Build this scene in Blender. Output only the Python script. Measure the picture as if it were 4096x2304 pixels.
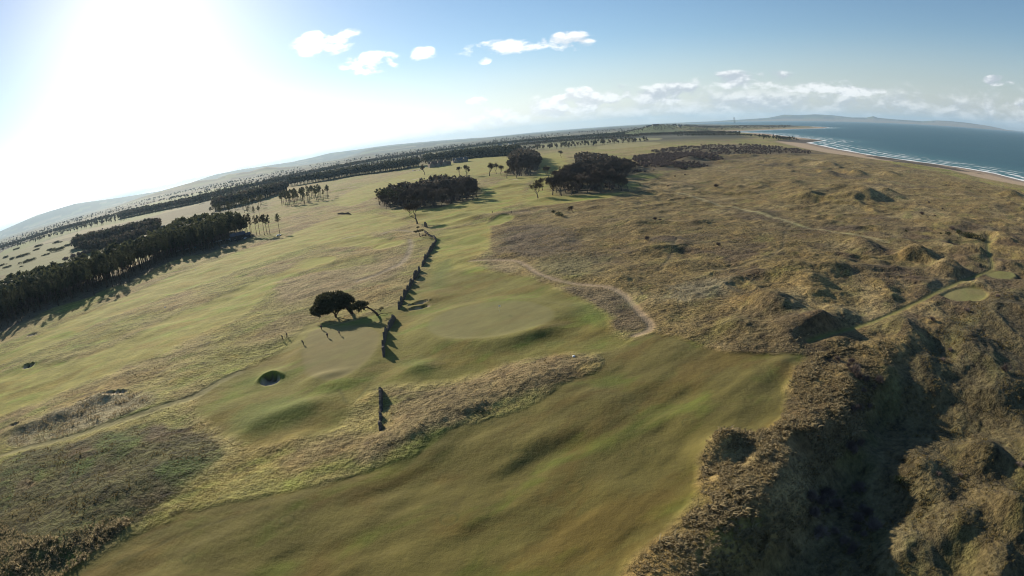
import bpy, math, random
import numpy as np
from mathutils import Matrix, Vector

sc = bpy.context.scene
for o in list(bpy.data.objects):
    bpy.data.objects.remove(o)
col0 = sc.collection
SUN_AZ, SUN_EL = -36.0, 20.3            # degrees, clockwise from +Y / above the horizon

# ------------------------------------------------------------------ camera
# a wide drone camera with a fisheye lens (equidistant, about 109 degrees across)
cd = bpy.data.cameras.new('drone_camera')
cd.type = 'PANO'
cd.panorama_type = 'FISHEYE_LENS_POLYNOMIAL'
cd.sensor_width = 36.0
cd.sensor_fit = 'HORIZONTAL'
FMM = 2150 / 4096 * 36.0
cd.lens = FMM
cd.fisheye_polynomial_k0 = 0.0
cd.fisheye_polynomial_k1 = -1.0 / FMM
for k in (2, 3, 4):
    setattr(cd, 'fisheye_polynomial_k%d' % k, 0.0)
cd.fisheye_fov = math.radians(179)
cd.clip_start = 0.5
cd.clip_end = 250000
cam = bpy.data.objects.new('drone_camera', cd)
col0.objects.link(cam)
pitch, roll = math.radians(16.34), math.radians(-6.15)
up = Vector((math.sin(roll) * math.cos(pitch), math.cos(roll) * math.cos(pitch), math.sin(pitch)))
fh = Vector((0, 0, -1))
fh = (fh - fh.dot(up) * up).normalized()
rt = fh.cross(up)
cm = Matrix((rt, fh, up)).to_4x4()
cm.translation = (0, 0, 55.0)
cam.matrix_world = cm
sc.camera = cam

# ------------------------------------------------------------------ sky, sun, exposure
sc.view_settings.view_transform = 'Standard'
sc.view_settings.look = 'None'
sc.view_settings.gamma = 1.0
sc.view_settings.exposure = 0.68
sc.view_settings.use_curve_mapping = False
sc.cycles.use_denoising = True
sc.cycles.max_bounces = 5
sc.cycles.pixel_filter_type = 'BLACKMAN_HARRIS'
sc.cycles.filter_width = 1.05
sc.cycles.volume_bounces = 0
sc.cycles.caustics_reflective = False
sc.cycles.caustics_refractive = False

sl = bpy.data.lights.new('sun', 'SUN')
sl.energy = 5.0
sl.angle = math.radians(0.53)
sl.color = (1.0, 0.87, 0.66)
sun = bpy.data.objects.new('sun', sl)
col0.objects.link(sun)
a, e = math.radians(SUN_AZ), math.radians(SUN_EL)
sdir = Vector((math.sin(a) * math.cos(e), math.cos(a) * math.cos(e), math.sin(e)))
sun.rotation_euler = sdir.to_track_quat('Z', 'Y').to_euler()
sun.location = sdir * 300

world = bpy.data.worlds.new('World')
sc.world = world
world.use_nodes = True
nt = world.node_tree
for n in list(nt.nodes):
    nt.nodes.remove(n)


class NB:
    """small node-tree writer"""
    def __init__(s, tree):
        s.t = tree

    def put(s, sock, v):
        if hasattr(v, 'is_output') or hasattr(v, 'node'):
            s.t.links.new(v, sock)
        else:
            if isinstance(v, (tuple, list)) and len(v) == 3 and sock.type == 'RGBA':
                v = (*v, 1)
            sock.default_value = v

    def math(s, op, a, b=None, c=None, clamp=False):
        n = s.t.nodes.new('ShaderNodeMath'); n.operation = op; n.use_clamp = clamp
        for i, v in enumerate((a, b, c)):
            if v is not None:
                s.put(n.inputs[i], v)
        return n.outputs[0]

    def vmath(s, op, a, b=None):
        n = s.t.nodes.new('ShaderNodeVectorMath'); n.operation = op
        s.put(n.inputs[0], a)
        if b is not None:
            s.put(n.inputs[1], b)
        return n.outputs[0]

    def mix(s, f, a, b, mode='MIX'):
        n = s.t.nodes.new('ShaderNodeMix'); n.data_type = 'RGBA'; n.blend_type = mode
        n.clamp_factor = True
        s.put(n.inputs[0], f); s.put(n.inputs[6], a); s.put(n.inputs[7], b)
        return n.outputs[2]

    def mapr(s, v, a, b, c=0.0, d=1.0, smooth=True):
        n = s.t.nodes.new('ShaderNodeMapRange'); n.interpolation_type = 'SMOOTHSTEP' if smooth else 'LINEAR'
        for i, q in enumerate((v, a, b, c, d)):
            s.put(n.inputs[i], q)
        return n.outputs[0]

    def noise(s, vec, scale, detail=3, rough=0.5, dist=0.0):
        n = s.t.nodes.new('ShaderNodeTexNoise')
        s.put(n.inputs['Vector'], vec)
        n.inputs['Scale'].default_value = scale; n.inputs['Detail'].default_value = detail
        n.inputs['Roughness'].default_value = rough; n.inputs['Distortion'].default_value = dist
        return n.outputs[0]

    def vor(s, vec, scale, feature='F1', out=0, rnd=1.0):
        n = s.t.nodes.new('ShaderNodeTexVoronoi'); n.feature = feature
        s.put(n.inputs['Vector'], vec); n.inputs['Scale'].default_value = scale
        n.inputs['Randomness'].default_value = rnd
        return n.outputs[out]

    def comb(s, x, y, z):
        n = s.t.nodes.new('ShaderNodeCombineXYZ')
        for i, v in enumerate((x, y, z)):
            s.put(n.inputs[i], v)
        return n.outputs[0]

    def sep(s, v):
        n = s.t.nodes.new('ShaderNodeSeparateXYZ'); s.put(n.inputs[0], v)
        return n.outputs


w = NB(nt)
tc = nt.nodes.new('ShaderNodeTexCoord')
dx, dy, dz = w.sep(tc.outputs['Generated'])
sky = nt.nodes.new('ShaderNodeTexSky')
sky.sky_type = 'NISHITA'
sky.sun_disc = False
sky.sun_elevation = math.radians(SUN_EL)
sky.sun_rotation = math.radians(SUN_AZ)
sky.altitude = 60
sky.air_density = 1.0
sky.dust_density = 0.31
sky.ozone_density = 2.2
D2 = 180 / math.pi
az = w.math('MULTIPLY', w.math('ARCTAN2', dx, dy), D2)
el = w.math('MULTIPLY', w.math('ARCSINE', dz), D2)
cv = w.comb(w.math('MULTIPLY', az, 0.55), el, 0.0)
n1 = w.noise(cv, 0.62, 5, 0.56, 0.2)
nlow = w.noise(cv, 0.11, 2, 0.5)
# separate fair-weather clouds (azimuth, elevation, half width, half height in degrees)
BLOBS = [(-16.6, 12.2, 4.6, 1.8), (-12.1, 9.3, 4.0, 1.5), (-6.5, 9.5, 1.9, 1.1), (2.1, 9.3, 6.3, 1.1), (8.9, 9.3, 3.2, 1.4), (-0.3, 8.1, 1.0, 0.6), (9.9, 3.0, 7.5, 1.9), (18.5, 2.9, 6.2, 1.6), (1.5, 1.9, 7.0, 1.2), (-2.0, 1.5, 8.0, 1.1), (6.0, 2.2, 8.0, 1.5), (27.0, 4.1, 7.2, 1.3), (33.6, 3.5, 5.5, 1.1), (38.2, 2.9, 3.9, 0.7), (53.1, 4.4, 2.0, 0.7), (54.5, 2.4, 2.9, 0.7), (27.0, 2.0, 1.1, 0.6), (-1.5, 3.9, 1.5, 0.6)]
field = None
for (ca, ce, cw, ch) in BLOBS:
    u = w.math('POWER', w.math('MULTIPLY', w.math('SUBTRACT', az, ca), 1 / cw), 2)
    v = w.math('POWER', w.math('MULTIPLY', w.math('SUBTRACT', el, ce), 1 / ch), 2)
    g = w.math('MAXIMUM', w.math('SUBTRACT', 1.0, w.math('ADD', u, v)), 0.0)
    field = g if field is None else w.math('MAXIMUM', field, g)
cum = w.math('ADD', w.math('SUBTRACT', w.math('MULTIPLY', field, 0.85), 0.17), w.math('MULTIPLY', w.math('SUBTRACT', n1, 0.5), 3.4))
cum = w.math('MULTIPLY', cum, w.mapr(field, 0.0, 0.55))
c1 = w.math('MULTIPLY', w.mapr(cum, 0.05, 0.7), 0.96)
# a low bank of cloud along the whole horizon
band = w.math('MULTIPLY', w.mapr(el, -0.5, 0.6), w.math('SUBTRACT', 1.0, w.mapr(el, 1.6, 5.0)))
bk = w.math('ADD', w.math('MULTIPLY', w.math('SUBTRACT', n1, 0.5), 1.5), w.math('SUBTRACT', nlow, 0.42))
c2 = w.math('MULTIPLY', w.mapr(w.math('ADD', bk, w.math('MULTIPLY', band, 0.46)), 0.2, 0.75), band)
cl = w.math('MAXIMUM', c1, w.math('MULTIPLY', c2, 0.85))
# cloud brightness: thick parts and bases greyer, thin tops white
cv2 = w.comb(w.math('MULTIPLY', az, 0.55), w.math('ADD', el, 0.55), 0.0)
n2 = w.noise(cv2, 0.62, 5, 0.56, 0.2)
shade = w.mapr(w.math('SUBTRACT', n1, n2), -0.10, 0.12)
sdot = w.vmath('DOT_PRODUCT', tc.outputs['Generated'], tuple(sdir))
sd_node = nt.nodes[-1]
sdot = sd_node.outputs['Value']
near = w.mapr(sdot, 0.55, 1.0)
ccol = w.mix(shade, (4.6, 5.0, 5.6), (9.0, 9.1, 9.1))
ccol = w.mix(near, ccol, (14.0, 13.6, 13.0))
# sky saturation drops towards the horizon: thin haze put into the colour
hs = nt.nodes.new('ShaderNodeHueSaturation'); nt.links.new(w.mapr(el, 0.0, 10.0, 0.4, 1.12), hs.inputs['Saturation'])
nt.links.new(sky.outputs[0], hs.inputs['Color'])
skyc = w.mix(w.math('MULTIPLY', cl, 0.94), hs.outputs[0], ccol)
bg = nt.nodes.new('ShaderNodeBackground')
bg.inputs[1].default_value = 0.077
nt.links.new(skyc, bg.inputs[0])
wo = nt.nodes.new('ShaderNodeOutputWorld')
nt.links.new(bg.outputs[0], wo.inputs[0])

# ------------------------------------------------------------------ survey: plan positions in metres (x east of the flight line, y ahead, z up)
ZONES = {
    'fairway_front': [[-81.2,44.8],[-77.3,51.2],[-71.9,58.5],[-64.3,65.5],[-56.2,69.4],[-45.6,72.6],[-34,76.5],[-27.1,79.8],[-21,84.4],[-16.9,89.8],[-11.5,93.5],[-1.7,97.3],[7.2,104.2],[15.2,110.1],[20.4,117.6],[18,121.2],[25.4,122.3],[31.1,128.6],[36.1,130.5],[41.1,125.2],[45.3,118.3],[51.8,110.4],[69.5,105.3],[70.7,103.3],[61.8,97.8],[55.8,91.7],[52.4,85.5],[47.1,77.6],[41.4,76.7],[37.6,77.3],[32.6,76.9],[28.9,72.8],[27.4,67.3],[23,59.1],[18.7,54.9],[13.7,51.2],[10.5,48.9],[5.5,39.6],[-17.8,35.5],[-56.1,29.1],[-84.4,36.2]],
    'apron': [[-85.2,108.3],[-87.2,115.3],[-84.3,125.1],[-78.2,135.4],[-74.1,145.4],[-73.6,157.1],[-73.9,177],[-58.2,160.7],[-53.9,171.3],[-46.6,177.6],[-41.7,182.8],[-39.9,199.8],[-35.5,222.2],[-26.2,225],[-5.5,209.4],[6.9,201.2],[15.6,181.4],[19.8,170.3],[24.4,158],[27.6,145.7],[25.6,137.7],[27.1,129.9],[31.1,128.6],[25.1,121.1],[18,121.2],[9.3,123.8],[-2.8,121.6],[-10.6,116.6],[-20,113.9],[-31.2,114.3],[-34.9,114.9],[-37.9,108.1],[-38.5,100.7],[-40.9,95.8],[-47.2,92.2],[-53.2,90.4],[-61.9,92],[-72.4,97.6]],
    'corridor': [[-35.6,203.8],[-35.4,236.4],[-37.4,271.5],[-40,305.4],[-37.6,330.1],[-30.5,337],[-20.3,336.1],[-14.1,344.4],[-7.7,360.1],[-0.9,366],[6.2,355.5],[5.1,337.7],[-3.9,325.3],[-6.3,297.4],[-10.7,288.1],[-7.3,265.2],[-14.7,246.3],[-18,235.9],[-5.5,209.4],[6.9,201.2],[-5.5,192.1],[-20.5,192.5]],
    'mid': [[-43,333.6],[-59.1,376.5],[-84.3,418.8],[-111.2,483.5],[-72.5,474.2],[-42.3,503.7],[-13.2,587],[17.2,721.2],[46.7,853],[44,684.1],[20,549.8],[18.5,446.5],[4.2,407.4],[-10.6,376.9],[-23.5,350.9]],
    'left_lower': [[-222.1,144.4],[-197.9,151.2],[-171.8,152.7],[-158.8,174.7],[-155,198.9],[-143.8,218.9],[-136,239.3],[-129.2,255.3],[-120.8,258],[-118.2,275.6],[-118.6,290],[-109.2,292.1],[-95.6,287.8],[-94,274.5],[-102.9,259.7],[-112,248],[-112,226.9],[-109.7,207.8],[-107.8,191.3],[-117.2,166.5],[-128.9,149.2],[-142.7,133.3],[-156.8,118],[-171,104.1],[-194.8,88.9],[-277.9,125.6]],
    'left_band': [[-265.2,146.9],[-250,166],[-246.4,181.8],[-247.2,205.8],[-239.1,234.3],[-227.4,261.5],[-221.1,294.8],[-205.5,324.1],[-194.7,368.1],[-170.7,393.1],[-149.5,391.4],[-133.3,414.3],[-109.4,387.7],[-118.6,355.1],[-134.1,331.7],[-144.4,314.2],[-158.8,295.4],[-170.5,264.5],[-189.5,240.7],[-201,217],[-209.4,192.2],[-218.6,169.9],[-235.2,154.6],[-246.3,134.4]],
    'far_link': [[-178.7,395.3],[-166.2,460.3],[-147.7,503.8],[-104.8,453.4],[-67.2,391.6],[-74,362.3],[-101.9,358.6],[-65.4,314.8],[-55.6,315],[-61.9,295.3],[-89.7,311.5],[-122.3,330.9]],
    'far_course': [[-214.7,650.6],[-233.5,815],[-212.4,957.3],[-173.6,1145.4],[-107,1414.9],[43.3,1542.5],[74,1299.8],[19.7,798.7],[-33.4,797.1],[-109.8,837],[-161.9,777.5],[-156.1,624.8],[-158.1,541.5]],
    'left_field': [[-2028.2,1503.8],[-2039.5,1823.8],[-2227.8,2466.4],[-2363,3353.2],[-1861.6,3332.2],[-1075.2,2499.9],[-924.8,2444],[-707.5,1637.4],[-848.8,1508.6],[-1048.2,1477.4],[-803,1091.8],[-1317,1365],[-1613.1,1395.3],[-1104,810.3]],
    'paddock': [[-446.3,457],[-473.2,542.1],[-463.2,621.4],[-373.8,531.3],[-330.7,452.3],[-337.3,399],[-338.6,358.3]],
    'gorse_links': [[-1584.6,1171],[-1140.6,1060.1],[-601.1,694],[-453.3,627.8],[-473.2,542.1],[-453.6,443.5],[-581.8,460.8],[-760.8,552.5],[-849,522.7]],
    'gullane_field': [[147.8,2236.9],[306,2436.5],[405.8,2187.7],[584.3,1988.3],[552.4,1696.6],[431.3,1647.2],[326,1630.3],[210.1,1508.9],[123.3,1545.3]],
    'gullane_strip': [[285.2,1545.2],[415.1,1634.2],[447.9,1468.3],[422.1,1338.7],[326.4,1250.7],[226.9,1234.4]],
    'lawn_right': [[41.9,623.7],[72.8,1083],[122.6,1304.9],[151.6,1227.1],[86.9,699.7],[49.2,481.7],[69.9,432],[103.2,418.2],[94.7,397.1],[44.5,387.5],[18.8,395.9],[15.3,449.4]],
    'green_a': [[-27.4,156],[-22.5,165],[-12.2,169.8],[-0.3,170],[9.6,161.2],[12.4,151.9],[9.2,143.3],[-0.2,138.3],[-11.2,136.1],[-21.5,140.6],[-26.1,148.1]],
    'green_b': [[-66.6,162.1],[-57.9,164.4],[-42,155],[-39.4,139.7],[-41.7,124.1],[-48.1,117.6],[-56.6,123.6],[-63.8,138.8],[-67.8,155.8]],
    'green_c': [[-112.9,271.3],[-113.9,287.6],[-104.4,292.5],[-94.5,284.3],[-96,273.8],[-102.9,266.5],[-107.6,260.2]],
    'green_d': [[-79.4,299.9],[-74.8,312],[-65.2,313.4],[-58.3,304.5],[-61.9,295.3],[-72.6,290.7]],
    'green_e': [[-27.4,292.1],[-21.2,301.4],[-13.1,299],[-10,287.8],[-15.8,277.9],[-23.1,275.7]],
    'green_f': [[-13.9,333.3],[-6.4,355.6],[1.8,362.2],[6.9,353.2],[3.8,338.6],[-5.1,326.1]],
    'tee_a': [[145,133.2],[160.1,138.6],[170.9,137.1],[172.4,131.3],[167,125.5],[156.3,121.9],[148,123.1],[145.2,127.7]],
    'tee_b': [[191.9,148.9],[201.3,150.6],[208.8,145.4],[207.9,140.6],[199.3,138.3],[192.1,140.9],[189.6,144.8]],
    'tongue': [[-33.4,112.5],[-19.8,112.2],[-10.5,115.5],[-2.8,120],[9.2,122.6],[16.8,119.9],[19.8,117.3],[13.8,112.6],[5.7,106.5],[-3.3,99.4],[-11.6,94.8],[-19.3,90.2],[-25,85.1],[-29,81.5],[-32.2,81.7],[-31.9,91.7],[-29.2,93],[-29.6,105]],
    'heath_left': [[-138.9,77.9],[-127.3,85.6],[-110.2,95.4],[-91.4,99.9],[-77.2,97.7],[-67.3,92.1],[-65.3,84],[-69,73.6],[-73.8,61.3],[-78.6,48.6],[-81.2,44.8],[-88.8,26.4],[-145.9,48.7]],
    'straw_a': [[-117.6,250.3],[-99.5,250.2],[-79.6,255.4],[-64.3,262.4],[-53.1,270.2],[-51.7,289.6],[-48.1,258.6],[-49.8,228.4],[-57.3,212.2],[-72.3,209.1],[-87.7,206],[-93.5,197.2],[-106.3,218.4]],
    'straw_b': [[-151.1,88],[-142.1,103.8],[-128.9,117.4],[-117.3,121.1],[-102.4,116.3],[-106.4,106.6],[-119.3,96.1],[-135.5,86]],
    'straw_c': [[-13,249.7],[1.9,238.2],[6.2,217.5],[2.5,206.1],[-8.8,217.3]],
    'scrub_triangle': [[15.6,181.4],[21.5,182.7],[29.3,177.6],[35.2,165.9],[35.6,146.4],[35.5,134.7],[31.1,133],[25.8,137],[28.2,145.5],[24.5,158.7]],
    'dark_scrub': [[-4.1,302.3],[14.5,325.3],[33.4,299.5],[40.4,260.3],[31.4,228.3],[17.2,227.1],[0.2,243.2],[-7.2,251.2],[0.9,270.8]],
    'tuss_green': [[8.3,223.7],[24.8,231.4],[38,225.3],[37.3,204.1],[28.4,189.6],[17.1,194.2],[10.2,202.9]],
    'grey_moss': [[47.8,166.7],[66.6,174.5],[78.6,169.7],[68.7,154.2],[57.3,150.1],[47.8,153.5]],
    'lush_a': [[19.1,165.3],[24.3,157.2],[27.2,146.5],[25.7,138.3],[20.3,140.7],[19.8,151.2]],
    'lush_b': [[-32.9,129.4],[-29.4,131.8],[-24.2,129.3],[-20.3,122.2],[-22.3,117.6],[-28.6,119.8]],
    'lush_c': [[6,132.5],[9.9,134.4],[12.8,131],[9.3,128.2]],
    'lush_d': [[-73.1,103.5],[-67.4,111.5],[-58.7,112.8],[-48.6,108.5],[-47.8,99.9],[-54.4,96],[-63.5,95.5]],
    'lush_e': [[-32.9,214.6],[-32.4,242.6],[-26.2,247.8],[-25.6,218],[-29.3,190.6]],
    'dunes': [[-10.5,362],[18.8,395.9],[48,391.8],[100.8,408.7],[159.9,553.9],[306.4,723.9],[475,924.6],[704.6,1064.2],[555.5,638.3],[505.9,345.8],[476.9,178],[208.3,34.5],[80.9,9],[45.1,11.2],[8,27.6],[10.5,48.9],[18.7,54.9],[23.3,59.1],[27.7,67.2],[29.2,72.7],[32.6,76.9],[37.6,77.3],[47,77.6],[52.4,85.5],[55.8,91.7],[61.8,97.8],[71,103.7],[69.5,105.3],[51.8,110.4],[45.3,118.3],[41.1,125.2],[36.1,130.5],[36.8,137.4],[37.3,155.4],[35.6,167.6],[29.4,178.6],[19.1,186.7],[10.1,201.7],[5.1,228.2],[-7.2,246.8],[-5.2,296.7]],
}
LINES = {
    'dirt_path': ([[-17.2,238.6],[-5.4,236.9],[3.4,231.2],[7.1,218.5],[10.4,201.6],[19.3,187.7],[29.6,179.5],[34.6,172.7],[36.8,164],[37,152.7],[37.4,144],[37.9,136.1],[35,131.5],[31.7,130.8]],1.25),
    'left_track': ([[-150.5,76.3],[-142.8,81.1],[-129.8,88],[-117.9,94.6],[-107.3,101.6],[-97.7,109.2],[-89.8,115],[-86.1,123.2],[-81.3,130.2]],1.5),
    'mown_path': ([[74,111],[84.1,113.5],[99,118.1],[117.2,124.3],[138.3,132.7],[160.5,141.3],[179.6,147.2],[198,150.6],[207.1,155.5],[220.4,168.7],[240,186.3],[258.9,200.3]],0.95),
    'cart_a': ([[-81.8,345.1],[-76.3,359.2],[-63.1,347.1],[-53.2,333.3]],1.3),
    'cart_b': ([[-67.2,223.7],[-57.9,231.9],[-51.3,247.7],[-51.6,274.2],[-53.9,296.3],[-57.6,312.5]],1.5),
    'trail_a': ([[143.2,426.8],[143.8,373.2],[151.9,327.5],[159.3,290.7],[161,264.8],[172.1,240.2],[185.6,211.7]],1.7),
    'trail_b': ([[188.9,215.4],[208.3,204.3],[233.3,193.8],[245.1,190.4]],0.7),
    'trail_c': ([[157.6,263.6],[137,237.1],[124.7,213.8],[108.1,196.9],[94.5,188.7],[77.6,186]],0.8),
    'trail_d': ([[88.1,252.7],[75.1,229.7],[67.3,209.2],[59.6,195.6]],0.7),
    'road_pines': ([[-330.1,211.8],[-336.2,257.1],[-356.5,312.4],[-363.5,386.2],[-328.5,394.4],[-312.9,441.1],[-263.7,453.8],[-237.2,454]],2.2),
    'access': ([[-430.6,571.7],[-518.9,709.9],[-580.4,816]],3),
    'mow_line': ([[-71.5,49],[-69.4,52.3],[-64.2,57.4],[-58.4,61.8],[-51.7,65.4],[-45.5,68.1]],0.18),
    'mow_line_b': ([[-44.3,113.7],[-39.3,104.2],[-38.3,110.2],[-37.2,116.7]],0.15),
}
RINGS = [[-8.2,93.1,1.6],[-41,64.9,1.3],[-56,54.3,1.2],[21.1,77.4,1.2],[30.5,84.4,1],[6.7,69.8,1.5],[17,77.3,1.1],[-1.8,80.3,1.7],[-13.4,64.6,1.4]]
WATER = [[684.2,468.2],[714.1,550.1],[716.6,614.3],[712.8,678.7],[701.3,741.2],[714.6,884.8],[756.6,1043.2],[839.4,1264.9],[874.1,1366.9],[1030.7,1501],[1089.7,1718.4],[1141.5,1954.8],[1257.5,2303],[1298.1,2620.1],[1224.5,2919.2],[1576.9,3046.6],[2164.8,3418.8],[2427.5,3563.5],[2790.6,3977.3],[2960.3,4502.3],[2912.4,5170.9],[3156.4,6630.8],[4138.1,10491.8],[5503.4,16071]]
BEACH = [[611.3,418],[583.1,446.6],[572.3,512.8],[563.4,553.4],[578.4,609],[591.8,671.1],[620.7,771.5],[673.4,887.6],[678.5,1034.4],[661.9,1219]]
MOUNDS = [[243,380.3,26,12,3.5],[229.9,355.9,24,10,4.5],[255.5,340.2,16,11,6],[278.9,343.9,20,11,8],[302.6,344.1,12,9,5.5],[180.8,184.7,8,6,3.4],[164.8,204.9,11,7.5,4.2],[175.7,158.4,9,7,4],[122.6,171.4,9,7,3.5],[103.4,173.8,9,7,3.5],[103,155.6,10,7,3.8],[76.4,137,10,7,3.6],[83,117.1,7.5,5.5,3.8],[95.3,128.7,7,5,2.6],[72.6,117.6,7,6,3.5],[58.4,122.1,8,5,2],[359.4,426.6,18,11,4.5],[384.1,494.2,18,10,4],[260.5,432,22,10,4],[353.2,501.7,18,10,4],[286.8,396,16,9,3.5],[301.2,383.1,14,8,3],[451.1,322.1,14,10,8.5],[428.9,486.4,22,12,4.5],[489.4,515.2,20,10,5],[417.5,671.3,30,14,5],[422.7,614.5,30,14,5],[236.1,446.9,16,9,2.5],[237.2,498,20,10,2.5],[153.9,459.7,20,9,2],[306.7,699.4,30,12,4],[266.7,733.9,32,12,4],[365.2,898,40,16,5],[387.8,792.4,40,16,5],[501.5,914.3,45,16,6],[494.2,810.6,40,16,5],[41.3,284,16,8,1.2],[26.5,263.6,16,8,1.2],[77.2,297.6,16,8,1.6],[65.3,227.1,14,8,1.5],[105.7,282.9,16,8,1.5],[38.3,179.9,8,5,1],[263.9,233.1,20,14,3],[356.2,276.7,26,14,3],[218.5,177.3,12,9,2.5],[260.4,192.6,14,9,3],[218.4,153.7,9,7,2.5]]
SCARP = [[10.4,31.9],[14,43.4],[19.4,49.4],[25.1,54.5],[31.6,57.9],[37.8,61.8],[41.8,66.8],[46,71.9],[52.5,75],[59.7,79],[68,86.8],[77.9,96.1],[90.5,104.1],[111.7,112.9],[142.1,122.6],[224.2,143.8]]
HMOUNDS = [[71.3,59.7,8,5.5,4.6],[89.1,59.3,7,5,3.4],[68.4,44.8,8,4.5,4.6],[80,42.2,7,5,5],[86.5,89.9,7,5,4.5],[96.9,89,8,6,3],[99.5,98.4,8,6,2.5],[122.2,93.2,10,7,3],[114.5,76.2,12,6,3],[64.2,68.2,5,4,2],[106.4,51.6,9,7,6],[85.6,27.8,9,7,6],[67.5,33,7,5,4],[56.2,46.1,5,4,1.5]]
CMOUNDS = [[-26,123,4.8,3.6,1.25],[33.5,74.1,4.2,3,3.3],[37.8,67.9,2,1.5,1],[-52.9,106,8,4.2,1.05],[-61.6,100.9,6,4,0.6],[-49.1,92.3,5,3,0.6],[1.5,110.5,17,5.5,1],[-14.3,98.9,14,5.5,0.9],[-25.4,88,9,5,0.8],[-127.7,116,9,3.5,1.6],[-137.3,105.2,8,4,1.4],[-147.9,97,7,3,1.2],[-68.5,128.4,4,3,1],[-50.5,122,5,2.5,0.7],[-86.1,152.7,10,5,0.8],[-72.5,325.5,8,4,1],[-81.5,72.5,16,7,1.1],[-89.6,54.7,12,7,1],[-18.7,364.4,14,7,3],[-2.3,361.5,10,5,2],[-70.6,413.9,11,7,2.2],[3.1,137.4,9,3,0.8],[-266.4,858.6,20,8,2],[-33.9,385,14,5,1.5],[3.9,567.5,20,8,2.5],[37,430.7,16,8,1.6]]
BUNKERS = [[-67.9,123.9,2.8,2.7,2],[-204.2,149.2,3.2,2.5,1.6],[-33.8,181.1,3.6,1.2,1.3],[-32.5,176.1,3.8,1.2,1.2],[-122.7,118.8,4.5,1.3,1],[-132.8,114.1,2.5,1,0.7],[-155,98.4,2,1,0.9],[-256.5,197.1,3.5,1.6,0.9],[-104.7,347.5,5,1.2,0.6]]
FARBUNKERS = [[-255.8,909,7,3,0.9],[-236.3,908.9,7,3,0.9],[-216.1,908.2,7,3,0.9],[-196.1,931.8,7,3,0.9],[-167.3,910.9,7,3,0.9],[-138.7,882,7,3,0.9],[-226.5,687.8,7,3,0.9],[-209.1,532.9,7,3,0.9],[-105.8,794.5,7,3,0.9],[14.9,646,7,3,0.9],[-127.4,951.1,7,3,0.9],[-236.5,780,7,3,0.9]]
WALLS = [[[-39.8,167.1],[-39.6,153.6],[2.8,2.2,2,1.9,1.7]],[[-39.7,153.2],[-38.3,142.1],[1.4,2.3,1.2,2.4,1.6]],[[-38.3,141.7],[-36.7,132.6],[1.2,1.8,2.7,1.5,2.3,0.6]],[[-33.3,112.3],[-31.5,102.3],[1.9,1.7,1.6,1.5,1.4]],[[-31.1,100.2],[-30.5,97.5],[1.6,1,0.5]],[[-30.5,96.5],[-29.7,93.1],[1.3,1.4,0.8]],[[-40.1,180.7],[-40,175.6],[1.2,2.3,0.8]],[[-40.7,188.6],[-40.2,181.3],[1,2.7,0.9]],[[-40.5,196.2],[-40.5,189.2],[0.8,2.8,1]],[[-40,201.5],[-40.4,196.2],[0.8,2.4,0.9]],[[-40.4,211.1],[-40.2,201.9],[0.8,2.6,1.6,2]],[[-40.2,213.4],[-40.2,210.3],[1.4,0.6]],[[-39.8,230.3],[-39.8,223.7],[2.7,0.8]],[[-39.9,223.8],[-40.4,215],[2,3,2.3]],[[-39.4,245.7],[-40,238.1],[1.2,2.2,1.2]],[[-39.9,256.5],[-40.1,247],[1.4,2.5,1.4]],[[-40.1,264.4],[-40.2,256.6],[1.2,1.8,1]],[[-39.3,276.7],[-40.4,264.6],[1.8,2.8,2,2.4]],[[-39.4,287.8],[-40,276.4],[1.5,2.4,1.8]],[[-39.8,299.4],[-40,287.5],[1.6,0.8,1.6]],[[-42.7,308.7],[-39.6,297.8],[1.2,1.8,1]],[[-46.5,319],[-42.8,307.9],[1.4,0.8,1.6]],[[-51.2,332.1],[-46.5,319],[1.2,1.6,0.8]],[[-160.9,505.4],[-140.4,482.3],[2.5,1.5,1.8,1.2,2.2,2.4]],[[-54.6,357.9],[-51.7,352.9],[3,3.6,2]]]
PEOPLE = [[-76.4,155.4,'walk'],[-75.5,157.5,'walk'],[-65.6,147.1,'bend'],[-63.7,160.2,'stand'],[-58.8,151.5,'stand'],[-55,152.9,'putt'],[-8.1,377,'stand'],[5,362.7,'stand']]
FLAG = [-4.7,158]
MARKERS = [[-169.2,217.8],[-206.7,309.9],[13.3,120.4]]
BIGPINE = [-59.9,177.6]
LEANPINE = [-47,171.9]
PINE_EDGE = [[-326.4,195.9],[-312.4,204.4],[-301.3,211.6],[-302.6,220.4],[-301.9,232],[-301.5,244.3],[-296.5,255.8],[-286.5,263],[-275.1,276.4],[-276.2,292.2],[-265,293.3],[-260.4,301.4],[-260.1,313.7],[-263.1,336.1],[-262.7,359.2],[-258.4,375.4],[-235.9,373.1],[-226.5,381.9],[-220.7,389.4],[-220.6,417.5],[-216.8,434.7]]
PINE_BACK = [[-458.6,290.8],[-448.8,309.9],[-426.8,326.2],[-387,339.1],[-350.1,337.2],[-328.7,355.3],[-315.3,368.2],[-321.4,398.8],[-340.2,458.5],[-358.9,515.2],[-352.4,549.6],[-312.7,530.1],[-264.8,488.8],[-227.7,448.9],[-195.6,397.5]]
PINE_SINGLE = [[-216.8,434.7],[-213.8,434.9],[-207.8,431.8],[-206,433.9],[-200.5,427.7],[-190.3,426],[-286.5,263],[-275.1,276.4],[-276.2,292.2],[-270.1,292.3],[-260.5,291],[-260.4,301.4],[-313.4,615.5],[-291.1,586.3],[-288.1,594.6]]
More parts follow.
